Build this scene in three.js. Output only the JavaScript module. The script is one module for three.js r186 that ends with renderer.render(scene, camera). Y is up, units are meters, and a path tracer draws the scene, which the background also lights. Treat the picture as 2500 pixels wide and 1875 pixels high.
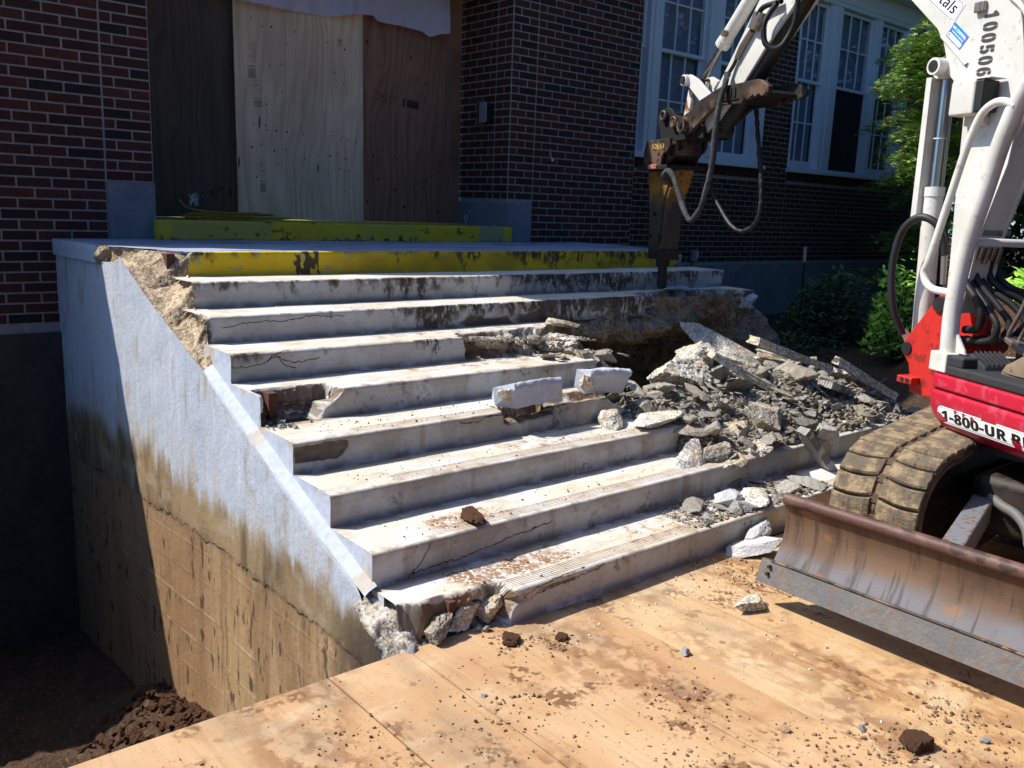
import * as THREE from 'three';
import { RoundedBoxGeometry } from 'three/addons/geometries/RoundedBoxGeometry.js';
import { mergeGeometries, mergeVertices, toCreasedNormals } from 'three/addons/utils/BufferGeometryUtils.js';
import { Sky } from 'three/addons/objects/Sky.js';

// ---------------------------------------------------------------- camera, sky, sun, exposure
const scene = new THREE.Scene();
const V3 = (x, y, z) => new THREE.Vector3(x, y, z);
const camera = new THREE.PerspectiveCamera(46.956, 4 / 3, 0.05, 400);
{
  const yaw = 0.706193, pitch = -0.196644, roll = 0.039425;
  const f = V3(Math.sin(yaw) * Math.cos(pitch), Math.sin(pitch), -Math.cos(yaw) * Math.cos(pitch));
  const r = f.clone().cross(V3(0, 1, 0)).normalize(), u = r.clone().cross(f);
  const c = Math.cos(roll), s = Math.sin(roll);
  const X = r.clone().multiplyScalar(c).addScaledVector(u, s), Y = u.clone().multiplyScalar(c).addScaledVector(r, -s);
  camera.quaternion.setFromRotationMatrix(new THREE.Matrix4().makeBasis(X, Y, f.clone().negate()));
  camera.position.set(-1.7826, 1.7051, 5.3485);
}
const toSun = V3(-0.45, 0.79, -0.43).normalize();
const sky = new Sky();
sky.name = 'sky'; sky.scale.setScalar(350); sky.userData.kind = 'structure';
Object.assign(sky.material.uniforms.turbidity, { value: 4 });
sky.material.uniforms.rayleigh.value = 0.95; sky.material.uniforms.mieCoefficient.value = 0.004;
sky.material.uniforms.sunPosition.value.copy(toSun);
scene.add(sky); scene.environmentIntensity = 0.15;
const sun = new THREE.DirectionalLight(new THREE.Color().setRGB(1, 0.94, 0.85), 5);
sun.name = 'sun'; sun.position.copy(toSun).multiplyScalar(40); sun.target.position.set(2, 0, 1);
sun.castShadow = true; sun.shadow.mapSize.set(4096, 4096);
Object.assign(sun.shadow.camera, { left: -14, right: 14, top: 14, bottom: -14, near: 1, far: 90 });
scene.add(sun, sun.target);
const renderer = new THREE.WebGLRenderer({ antialias: true });
renderer.toneMapping = THREE.LinearToneMapping; renderer.toneMappingExposure = 1.27;
renderer.shadowMap.enabled = true;

// ---------------------------------------------------------------- noise and helpers
const { floor, sin, cos, PI, abs, min, max, sqrt, hypot, pow, exp } = Math;
function hash(x, y, z) {
  let h = Math.imul(x, 374761393) ^ Math.imul(y, 668265263) ^ Math.imul(z, 2147483647 ^ 0x5bd1e995);
  h = Math.imul(h ^ (h >>> 13), 1274126177); h ^= h >>> 16; h = Math.imul(h, 2246822519); h ^= h >>> 15;
  return (h >>> 0) / 4294967296;
}
const fade = t => t * t * (3 - 2 * t), lerp = (a, b, t) => a + (b - a) * t, clamp = (x, a = 0, b = 1) => x < a ? a : x > b ? b : x;
const sstep = (a, b, x) => fade(clamp((x - a) / (b - a)));
const PM = new Uint8Array(1024), PV = new Float32Array(256);
for (let i = 0; i < 256; i++) PM[i] = i;
for (let i = 255; i > 0; i--) { const j = floor(hash(i, 7, 3) * (i + 1)), t = PM[i]; PM[i] = PM[j]; PM[j] = t; }
for (let i = 0; i < 768; i++) PM[256 + i] = PM[i & 255]; for (let i = 0; i < 256; i++) PV[i] = (PM[i] + 0.5) / 256;
function vn2(x, y, sd) {                                   // value noise in the plane, seed sd
  const fx0 = floor(x), fy0 = floor(y); let fx = x - fx0, fy = y - fy0; fx = fx * fx * (3 - 2 * fx); fy = fy * fy * (3 - 2 * fy);
  const ix = fx0 & 255, iy = fy0 & 255, k = PM[sd & 255], a = PM[ix + k], b = PM[((ix + 1) & 255) + k];
  const v00 = PV[PM[a + iy]], v10 = PV[PM[b + iy]], v01 = PV[PM[a + iy + 1]], v11 = PV[PM[b + iy + 1]];
  const p = v00 + (v10 - v00) * fx, q = v01 + (v11 - v01) * fx; return p + (q - p) * fy;
}
function vn3(x, y, z) { const iz = floor(z); let f = z - iz; f = f * f * (3 - 2 * f); const a = vn2(x, y, iz); return a + (vn2(x, y, iz + 1) - a) * f; }
function vn(x, y, z = 0) { return vn2(x, y, floor(z)); }
function fbm(x, y, z = 0, o = 4, g = 0.5) { let a = 1, s = 0, n = 0, sd = floor(z); for (let i = 0; i < o; i++) { s += a * vn2(x, y, sd); n += a; a *= g; x = x * 2.03 + 5.1; y = y * 2.03 + 3.7; sd += 17; } return s / n; }
function fbm3(x, y, z, o = 4) { let a = 1, s = 0, n = 0; for (let i = 0; i < o; i++) { s += a * vn3(x, y, z); n += a; a *= 0.5; x = x * 2.03 + 0.37; y = y * 2.03 + 0.71; z = z * 2.03 + 0.13; } return s / n; }
function rng(seed) { let a = seed | 0; return () => { a = (a + 0x6d2b79f5) | 0; let t = Math.imul(a ^ (a >>> 15), 1 | a); t = (t + Math.imul(t ^ (t >>> 7), 61 | t)) ^ t; return ((t ^ (t >>> 14)) >>> 0) / 4294967296; }; }
const mix3 = (a, b, t) => [lerp(a[0], b[0], t), lerp(a[1], b[1], t), lerp(a[2], b[2], t)];
const hex3 = h => [(h >> 16 & 255) / 255, (h >> 8 & 255) / 255, (h & 255) / 255];
const mul3 = (a, k) => [a[0] * k, a[1] * k, a[2] * k];
function tex(w, h, fn, srgb = true, rep = true) {
  const d = new Uint8Array(w * h * 4);
  for (let j = 0; j < h; j++) for (let i = 0; i < w; i++) {
    const c = fn((i + 0.5) / w, (j + 0.5) / h), k = (j * w + i) * 4;
    d[k] = clamp(c[0]) * 255; d[k + 1] = clamp(c[1]) * 255; d[k + 2] = clamp(c[2]) * 255; d[k + 3] = c.length > 3 ? clamp(c[3]) * 255 : 255;
  }
  const t = new THREE.DataTexture(d, w, h); t.magFilter = THREE.LinearFilter; t.minFilter = THREE.LinearMipmapLinearFilter; t.generateMipmaps = true;
  if (srgb) t.colorSpace = THREE.SRGBColorSpace;
  t.wrapS = t.wrapT = rep ? THREE.RepeatWrapping : THREE.ClampToEdgeWrapping; t.needsUpdate = true; return t;
}
const gray = v => [v, v, v];
// tileable fbm on a period of p cells
function tfbm(u, v, p, o = 4, seed = 0) {
  let a = 1, s = 0, n = 0;
  for (let i = 0; i < o; i++) {
    const x = u * p, y = v * p, ix = floor(x), iy = floor(y), fx = fade(x - ix), fy = fade(y - iy), k = PM[(seed + i) & 255], x0 = ix % p, x1 = (ix + 1) % p, y0 = iy % p, y1 = (iy + 1) % p, h = (q, r) => PV[PM[PM[(q & 255) + k] + (r & 255)]];
    s += a * lerp(lerp(h(x0, y0), h(x1, y0), fx), lerp(h(x0, y1), h(x1, y1), fx), fy);
    n += a; a *= 0.55; p *= 2;
  }
  return s / n;
}
function canvasTex(w, h, draw) { const c = document.createElement('canvas'); c.width = w; c.height = h; draw(c.getContext('2d'), w, h); const t = new THREE.CanvasTexture(c); t.colorSpace = THREE.SRGBColorSpace; t.anisotropy = 8; return t; }
const std = (o) => new THREE.MeshStandardMaterial({ side: THREE.DoubleSide, roughness: 0.85, ...o });
const lin = (r, g, b) => new THREE.Color().setRGB(r, g, b);

const used = {};
function numbered(n) { if (!(n in used)) { used[n] = 0; return n; } used[n]++; return n + '_' + String(used[n]).padStart(3, '0'); }
function tag(o, label, category, group) { o.userData.label = label; o.userData.category = category; if (group) o.userData.group = group; return o; }
function sh(o) { o.castShadow = true; o.receiveShadow = true; return o; }
function thing(name, label, category, pos = [0, 0, 0], group) { const g = new THREE.Group(); g.name = numbered(name); g.position.set(...pos); scene.add(g); tag(g, label, category, group); g.userData.base = undefined; delete g.userData.base; return g; }
function solo(name, geo, mat, label, category, group) { const m = sh(new THREE.Mesh(geo, mat)); m.name = numbered(name); scene.add(m); tag(m, label, category, group); return m; }
function struct(name, geo, mat) { const m = sh(new THREE.Mesh(geo, mat)); m.name = name; m.userData.kind = 'structure'; scene.add(m); return m; }
// part whose geometry is written in world coordinates: shifted to its thing's base
function part(name, geo, mat, parent) {
  const m = sh(new THREE.Mesh(geo, mat)); m.name = name;
  let g = parent; while (g.parent && g.parent !== scene) g = g.parent;
  if (!geo.userData.shifted) { geo.translate(-g.position.x, -g.position.y, -g.position.z); geo.userData.shifted = true; }
  parent.add(m); return m;
}
const NI = g => g.index ? g.toNonIndexed() : g;
function merge(list) { return mergeGeometries(list.map(g => { const n = g.index ? g.toNonIndexed() : g; for (const k of Object.keys(n.attributes)) if (!['position', 'normal', 'uv'].includes(k)) n.deleteAttribute(k); return n; })); }
// grid surface from a function (i,j) -> {p:[x,y,z], uv:[u,v], c?:[r,g,b]}
function grid(nu, nv, fn, color = false) {
  const P = [], U = [], C = [], I = [];
  for (let j = 0; j <= nv; j++) for (let i = 0; i <= nu; i++) { const r = fn(i / nu, j / nv, i, j); P.push(...r.p); U.push(...(r.uv || [i / nu, j / nv])); if (color) C.push(...r.c); }
  for (let j = 0; j < nv; j++) for (let i = 0; i < nu; i++) { const a = j * (nu + 1) + i, b = a + 1, c = a + nu + 1, d = c + 1; I.push(a, b, d, a, d, c); }
  const g = new THREE.BufferGeometry(); g.setAttribute('position', new THREE.Float32BufferAttribute(P, 3)); g.setAttribute('uv', new THREE.Float32BufferAttribute(U, 2));
  if (color) g.setAttribute('color', new THREE.Float32BufferAttribute(C, 3));
  g.setIndex(I); g.computeVertexNormals(); return g;
}
function box(x0, x1, y0, y1, z0, z1, r = 0) {
  const w = x1 - x0, h = y1 - y0, d = z1 - z0;
  const g = r ? new RoundedBoxGeometry(w, h, d, 2, min(r, w / 2.01, h / 2.01, d / 2.01)) : new THREE.BoxGeometry(w, h, d);
  const n = g.index ? g.toNonIndexed() : g; n.translate((x0 + x1) / 2, (y0 + y1) / 2, (z0 + z1) / 2); boxUV(n); return n;
}
// uv in metres from the dominant axis of the face normal
function boxUV(g, k = 1) {
  const p = g.attributes.position, n = g.attributes.normal, u = new Float32Array(p.count * 2);
  for (let i = 0; i < p.count; i++) {
    const ax = abs(n.getX(i)), ay = abs(n.getY(i)), az = abs(n.getZ(i)), x = p.getX(i), y = p.getY(i), z = p.getZ(i);
    if (ay >= ax && ay >= az) { u[2 * i] = x * k; u[2 * i + 1] = z * k; } else if (ax >= az) { u[2 * i] = z * k; u[2 * i + 1] = y * k; } else { u[2 * i] = x * k; u[2 * i + 1] = y * k; }
  }
  g.setAttribute('uv', new THREE.BufferAttribute(u, 2)); return g;
}
// uv in metres chosen triangle by triangle, so rough surfaces show no stretched texture; keeps the smooth normals
function triUV(g0, k = 1) {
  const g = g0.index ? g0.toNonIndexed() : g0, p = g.attributes.position, u = new Float32Array(p.count * 2), a = V3(0, 0, 0), b = V3(0, 0, 0), c = V3(0, 0, 0);
  for (let i = 0; i < p.count; i += 3) { a.fromBufferAttribute(p, i); b.fromBufferAttribute(p, i + 1).sub(a); c.fromBufferAttribute(p, i + 2).sub(a); b.cross(c); const x = abs(b.x), y = abs(b.y), z = abs(b.z); for (let j = i; j < i + 3; j++) { const X = p.getX(j), Y = p.getY(j), Z = p.getZ(j); if (y >= x && y >= z) { u[2 * j] = X * k; u[2 * j + 1] = Z * k; } else if (x >= z) { u[2 * j] = Z * k; u[2 * j + 1] = Y * k; } else { u[2 * j] = X * k; u[2 * j + 1] = Y * k; } } }
  g.setAttribute('uv', new THREE.BufferAttribute(u, 2)); return g;
}
function tube(pts, r, seg = 40, rad = 10, closed = false) {
  const c = new THREE.CatmullRomCurve3(pts.map(p => p.isVector3 ? p : V3(...p)), closed, 'centripetal');
  const g = new THREE.TubeGeometry(c, seg, r, rad, closed); const L = c.getLength(), uv = g.attributes.uv;
  for (let i = 0; i < uv.count; i++) uv.setXY(i, uv.getX(i) * L, uv.getY(i) * 2 * PI * r); return g;
}
function cyl(a, b, r0, r1 = r0, seg = 20, open = false) {
  const A = V3(...a), B = V3(...b), d = B.clone().sub(A), L = d.length();
  const g = new THREE.CylinderGeometry(r1, r0, L, seg, 1, open); const uv = g.attributes.uv;
  for (let i = 0; i < uv.count; i++) uv.setXY(i, uv.getX(i) * 2 * PI * r0, uv.getY(i) * L);
  g.applyQuaternion(new THREE.Quaternion().setFromUnitVectors(V3(0, 1, 0), d.normalize())); g.translate((a[0] + b[0]) / 2, (a[1] + b[1]) / 2, (a[2] + b[2]) / 2); return g;
}
function polyline(pts) { // piecewise linear lookup x -> y
  return x => { if (x <= pts[0][0]) return pts[0][1]; for (let i = 1; i < pts.length; i++) if (x <= pts[i][0]) { const [a, b] = [pts[i - 1], pts[i]]; return lerp(a[1], b[1], (x - a[0]) / (b[0] - a[0] || 1)); } return pts[pts.length - 1][1]; };
}
function segDist(x, y, pts) { let m = 1e9; for (let i = 1; i < pts.length; i++) { const [ax, ay] = pts[i - 1], [bx, by] = pts[i], dx = bx - ax, dy = by - ay, t = clamp(((x - ax) * dx + (y - ay) * dy) / (dx * dx + dy * dy || 1)); m = min(m, hypot(x - ax - t * dx, y - ay - t * dy)); } return m; }
// ================================================================ the staircase
const H = 0.1524, RUN = 0.34722, LY = 9 * H;           // rise, tread depth, landing height
const railY = polyline([[-0.38, 1.373], [0.177, 1.078], [0.778, 0.809], [1.674, 0.443], [2.116, 0.269], [2.498, 0.139], [2.9, -0.02]]);
const sideX = z => -0.05 - 0.07 * max(0, 0.8 - z);
const SR = 0.02;                                         // nose radius
const stepT = k => (k === 0 ? 1.45 : RUN) - SR, stepS = k => stepT(k) + SR * PI / 2 + H - SR + 0.004;
function profile(k, s) {                                 // metres along tread, round nose and riser -> z, y and outward normal
  const zf = k * RUN, y0 = LY - k * H, zb = zf - (k === 0 ? 1.45 : RUN), T = stepT(k);
  if (s <= T) return [zb + s, y0 + 0.004 * (1 - s / T), 0, 1];
  const a = (s - T) / SR;
  if (a <= PI / 2) return [zf - SR + SR * sin(a), y0 - SR + SR * cos(a), sin(a), cos(a)];
  const q = s - T - SR * PI / 2; const cove = max(0, q - (H - SR - 0.03)) / 0.03;
  return [zf - q * 0.05 + 0.012 * cove * cove, y0 - SR - q, 1, 0];
}
const STEP_DX = 0.0125, XW = [4.86, 4.98, 5.0, 2.5, 2.52, 2.12, 2.5, 4.3, 4.2];
// how deep the concrete is broken away at x, s (0 = sound)
function damage(k, x, s) {
  const T = stepT(k), f = s - T, q = f - SR * 1.57; let n = null;   // f: past the tread, q: down the riser
  let d = 0;
  const blob = (x0, x1, s0, s1, depth, e = 0.03, nn = 0.09) => { let a = min(x - x0, x1 - x, s - s0, s1 - s); if (a < -nn * 0.5) return; if (n === null) n = fbm(x * 9 + k * 31, s * 9, k + 3, 4) - 0.5; a += n * nn; if (a > 0) d = max(d, depth * min(1, a / e)); };
  if (k === 0) { if (q > -0.04) blob(-0.5, 0.2 - q * 0.35 , T - 0.03, 9, 0.06); blob(4.72 - q * 0.2, 9, T - 0.05, 9, 0.05); }
  if (k === 1) { blob(-1, 0.09 - abs(q - 0.06) * 0.4, T - 0.1, 9, 0.05, 0.02, 0.06); blob(4.05, 4.32, T + 0.03, T + 0.13, 0.02, 0.02); }
  if (k === 2) { blob(-1, 0.04, T - 0.12, 9, 0.04, 0.02, 0.05); blob(3.52, 4.82, 0.1, 9, 0.11, 0.06, 0.12); }
  if (k === 4) blob(0.02, 0.43 - max(0, q) * 0.8, T - 0.13, 9, 0.12, 0.035, 0.07);
  if (k === 3) { blob(1.5, 9, T - 0.12, T + 0.16, 0.09, 0.06, 0.14); }
  if (k === 5) { blob(0.004, 0.29 - max(0, q - 0.04) * 1.2, T + 0.03, T + 0.115, 0.016, 0.012, 0.045); blob(1.27, 1.62, T - 0.12, T + 0.075, 0.1, 0.04, 0.08); blob(1.6, 9, T - 0.18, T + 0.02, 0.05, 0.04, 0.05); }
  if (k === 8) { blob(-1, 0.47 - max(0, q) * 0.3, T - 0.12 + 0.1 * max(0, x - 0.1), 9, 0.16, 0.04, 0.1); blob(0.6, 0.83, T + 0.03, T + 0.055, 0.014, 0.012, 0.02); blob(0.46, 0.58, T + 0.04, T + 0.075, 0.014, 0.012, 0.02); }
  if (k === 6) blob(2.38, 9, T - 0.2, 9, 0.1, 0.06, 0.14);
  if (k === 4) blob(2.3, 9, T - 0.2, 9, 0.12, 0.06, 0.14);
  return d;
}
const PAINT = hex3(0xc2c3c0), TREADC = hex3(0xc9bfb4), MOLD = hex3(0x352f26), SOIL = hex3(0x6a4830), RAW = hex3(0x9a8f80);
function rawConcrete(x, y, z) {                          // broken concrete: cement with pale and dark aggregate
  const a = fbm3(x * 22, y * 22, z * 22, 4), g = vn(x * 70, y * 70, floor(z * 70)), b = vn(x * 160 + 9, y * 160, floor(z * 160));
  let c = mix3(hex3(0x7d7264), hex3(0xbdb3a2), sstep(0.3, 0.7, a));
  if (g > 0.74) c = mix3(c, hex3(0xd4d0c8), 0.7); if (g < 0.2) c = mix3(c, hex3(0x57504a), 0.6); if (b > 0.85) c = mul3(c, 1.15);
  return c;
}
const CRACKS = {
  3: [[[0.0, 0.30 + 0.1], [0.07, 0.41], [0.13, 0.40], [0.2, 0.39], [0.25, 0.36], [0.33, 0.40], [0.4, 0.41], [0.5, 0.39]], [[0.2, 0.39], [0.24, 0.35], [0.32, 0.33], [0.42, 0.315]], [[0.25, 0.36], [0.3, 0.42], [0.36, 0.43]]],
  2: [[[0.1, 0.40], [0.3, 0.375], [0.45, 0.385], [0.62, 0.36], [0.85, 0.372]]],
  5: [[[0.95, 0.36], [1.05, 0.375], [1.15, 0.35], [1.3, 0.36]]],
  8: [[[0.47, 0.40], [0.6, 0.385], [0.75, 0.375], [0.95, 0.36], [1.0, 0.34]], [[0.5, 0.37], [0.7, 0.345], [0.9, 0.33]]],
  7: [[[0.28, 0.36], [0.25, 0.42], [0.17, 0.49]], [[0.2, 0.47], [0.45, 0.46], [0.7, 0.43], [1.0, 0.40]]],
};
function stepColor(k, x, s) {
  const T = stepT(k), ST = stepS(k), q = s - T - SR * 1.57, d = damage(k, x, s), kk = k * 7.3;
  if (d > 0.002) {
    let c = rawConcrete(x, s, k * 0.37); c = mix3(c, hex3(0x6d5138), 0.75 * sstep(0.45, 0.65, fbm(x * 5 + 3, s * 8, k + 70, 3)));
    if (k === 5 && x < 0.4) c = mix3(hex3(0x4e463a), hex3(0x85796a), fbm(x * 30, s * 30, 5, 4));
    return c;
  }
  const n1 = fbm(x * 2.2 + kk, s * 6, k + 11, 4), n2 = fbm(x * 11 + kk, s * 14, k + 21, 4), n3 = vn(x * 160, s * 160, k);
  let c;
  if (q < -0.012) {                                      // tread: worn, dusty, with anti-slip grooves near the nose
    c = mix3(hex3(0xd2cec6), hex3(0xd6cab6), sstep(0.3, 0.7, n1)); c = mix3(c, hex3(0xb3a084), 0.55 * sstep(0.45, 0.8, fbm(x * 7 + kk, s * 22, k + 21, 6, 0.6))); c = mix3(c, hex3(0xdedcda), 0.6 * sstep(0.53, 0.7, fbm(x * 4, s * 10, k + 33, 3)));
    c = mul3(c, 0.94 + 0.1 * n3);
    if (k === 0) { const w = fbm(x * 1.5, s * 9, 90, 4); c = mix3(hex3(0x9fa8bb), hex3(0x6f7787), sstep(0.5, 0.75, w)); c = mix3(c, hex3(0xc9ced6), sstep(0.07, 0.0, T - s) * 0.7); }
    if (k >= 5 && x > 0.32 + 0.05 * vn(k, 3)) { const gs = (T - 0.012 - s); if (gs > 0 && gs < 0.082) { const m = (gs / 0.0136) % 1; if (m < 0.34) c = mix3(c, hex3(0x8a6c4e), 0.55 + 0.4 * sstep(0.35, 0.6, n2)); } }
    { const e = T - s; c = mix3(c, hex3(0x8a7860), 0.5 * sstep(0.05, 0.0, e) * sstep(0.5, 0.75, fbm(x * 13 + kk, s * 9, k + 131, 5, 0.6))); } const back = s; c = mix3(c, hex3(0x7b6a58), 0.8 * sstep(0.07, 0.0, back) * sstep(0.3, 0.6, n2 + 0.1)); // dirt against the riser behind
  } else {                                               // painted riser
    c = mix3(PAINT, hex3(0xb4b3ae), sstep(0.3, 0.75, n1)); c = mix3(c, hex3(0xa89c8e), 0.3 * sstep(0.5, 0.8, n2)); c = mul3(c, 0.96 + 0.06 * n3);
    const fl = fbm(x * 9 + kk, q * 12, k + 105, 6, 0.62), fk = sstep(0.64, 0.67, fl); c = mix3(c, hex3(0xaea79c), 0.5 * fk); if (fl > 0.63 && fl < 0.645) c = mul3(c, 0.8); c = mix3(c, hex3(0xcfcfce), 0.5 * sstep(0.55, 0.75, fbm(x * 5 + kk, q * 4, k + 111, 5))); const low = sstep(H - SR - 0.05, H - SR, q); c = mix3(c, hex3(0x5f5a55), 0.55 * low * sstep(0.35, 0.6, n2 + 0.05));
  }
  if (k === 0 && s > T - 0.004) {                        // yellow painted front of the landing
    c = mix3(hex3(0xd9b60c), hex3(0xe2c320), n1); c = mix3(c, hex3(0xc0a84a), 0.4 * sstep(0.55, 0.8, n2)); c = mix3(c, hex3(0xa5a398), 0.8 * sstep(0.7, 0.76, fbm(x * 16, s * 22, 44, 5)));
    c = mix3(c, hex3(0x9d8420), 0.5 * sstep(0.5, 0.8, fbm(x * 3, s * 3, 61)));
  }
  if (k <= 3 && q > -0.03) {                             // mould and soot running down the risers from the nose
    const dens = [0.5, 0.62, 0.62, 0.25][k] * sstep(k === 0 ? 0.4 : 0.75, 2.0, x) * (1 - 0.4 * sstep(3.9, 4.6, x)), run = fbm(x * 15 + kk, q * 11, k + 51, 5, 0.6), cl = fbm(x * 3.1 + kk, 0.5, k + 57, 3);
    const t = run * 0.6 + cl * 0.55 - q * 1.7 + dens * 0.35; let m = sstep(0.58, 0.84, t) * sstep(0.34, 0.62, fbm(x * 42, q * 22, k + 3, 4, 0.6) + 0.06);
    if (k === 0 && x > 0.86 && x < 1.06) m = max(m, sstep(0.42, 0.5, fbm(x * 30, q * 18, 7, 3) + 0.14 - abs(x - 0.95) * 2.2 - q * 0.6));
    if (k === 2) m = max(m, sstep(0.48, 0.62, fbm(x * 6, q * 9, 8, 4) + 0.5 * (q - 0.06)) * sstep(0.9, 1.6, x) * 0.85);
    c = mix3(c, MOLD, 0.9 * m);
  } else if (k >= 4 && q > -0.02) { const gr = sstep(0.52, 0.78, fbm(x * 5 + kk, q * 3, k + 141, 5, 0.6) + 0.16 * sstep(0.05, 0.0, q)); c = mix3(c, hex3(0x8c8070), 0.4 * gr);  const t = sstep(0.6, 0.8, fbm(x * 7 + kk, q * 9, k + 81, 6, 0.65)) * 0.55; c = mix3(c, hex3(0x4a4238), t * sstep(0.45, 0.75, fbm(x * 50, q * 50, 4, 2))); const dr = sstep(0.58, 0.85, fbm(x * 12 + kk, q * 2.2, k + 85, 4)); c = mix3(c, hex3(0x8d7155), 0.45 * dr); }
  const soil = (x0, x1, s0, s1, g) => { const a = min((x - x0) / 0.12, (x1 - x) / 0.12, (s - s0) / 0.05, (s1 - s) / 0.05), t = 0.85 * sstep(0.4, 0.72, fbm(x * 20, s * 24, k + 95, 6, 0.65) * 0.6 + min(1, a) * 0.26 + g) * sstep(0.2, 0.5, vn(x * 110, s * 110, 9)); if (a > -0.4) c = mix3(c, mix3(hex3(0x714b30), hex3(0x8a5f3e), vn(x * 90, s * 90)), t); };
  if (k === 7) soil(0.3, 0.85, 0.1, T, 0.03); if (k === 8) { soil(0.25, 1.0, 0.03, T - 0.07, 0.06); soil(1.2, 1.9, 0.05, T, -0.08); } if (k === 6) soil(1.0, 1.8, 0.05, T - 0.02, -0.1); if (k === 4 || k === 3) soil(0.9, 2.4, 0.02, T - 0.1, -0.08);
  const cr = CRACKS[k]; if (cr) for (const l of cr) { const e = segDist(x + 0.012 * (vn(x * 60, s * 60, 7) - 0.5), s + 0.014 * (vn(x * 50, s * 50, 5) - 0.5), l); if (e < 0.0034) c = mix3(c, hex3(0x1c1815), 0.9 * sstep(0.0034, 0.0012, e)); }
  if (d <= 0 && k !== 5) { const near = damage(k, x - 0.012, s) + damage(k, x + 0.012, s) + damage(k, x, s + 0.012); if (near > 0.004) c = mix3(c, hex3(0xc4beb4), 0.5); }
  return c;
}
const stairs = thing('concrete_staircase', 'wide painted concrete entrance staircase half demolished below the boarded doorway', 'staircase', [0, 0, 0]);
const rawTex = tex(512, 512, (u, v) => { const a = tfbm(u, v, 10, 5, 3), g = tfbm(u, v, 46, 3, 9), b = hash(floor(u * 512), floor(v * 512), 5); let c = mix3(hex3(0x8a7f70), hex3(0xbcb2a2), sstep(0.3, 0.7, a)); if (g > 0.64) c = mix3(c, hex3(0xd0ccc4), 0.7); if (g < 0.33) c = mix3(c, hex3(0x5d564d), 0.6); return mul3(c, 0.92 + 0.14 * b); });
const rawBump = tex(512, 512, (u, v) => gray(0.6 * tfbm(u, v, 14, 5, 31) + 0.4 * tfbm(u, v, 60, 3, 8)), false);
const M = {};
M.raw = std({ map: rawTex, bumpMap: rawBump, bumpScale: 0.012, roughness: 0.95 });
M.rawTan = std({ map: rawTex, bumpMap: rawBump, bumpScale: 0.014, roughness: 0.95, color: lin(1.0, 0.86, 0.68) });
const fineBump = tex(512, 512, (u, v) => gray(0.55 * tfbm(u, v, 40, 4, 77) + 0.45 * tfbm(u, v, 8, 3, 6)), false);
const endTex = tex(512, 512, (u, v) => { const a = tfbm(u, v, 5, 5, 13), b = tfbm(u, v, 40, 3, 17); let c = mix3(hex3(0xb3b9c5), hex3(0xc0c5ce), a); c = mix3(c, hex3(0xb7a387), 0.6 * sstep(0.62, 0.72, a)); return mul3(c, 0.93 + 0.12 * b); });
M.end = std({ map: endTex, bumpMap: fineBump, bumpScale: 0.004, roughness: 0.8 });
const stepMats = [];
const xLeft = (k, s) => { // where each step starts on the left
  const n = fbm(s * 14, k * 3.1, 5, 3) - 0.5, q = s - stepT(k) - SR * 1.57;
  if (k === 0) { const z = profile(0, s)[0]; if (z < -0.64) return sideX(z) - 0.015; return z < -0.002 ? lerp(-0.14, 0.16, sstep(-0.64, 0.0, z) * 0.6 + 0.4 * clamp((z + 0.64) / 0.64)) + n * 0.08 : 0.15 + n * 0.05; }
  if (k === 1) return 0.07 + n * 0.06; if (k === 2) return 0.01 + n * 0.03;
  return 0;
};
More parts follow.
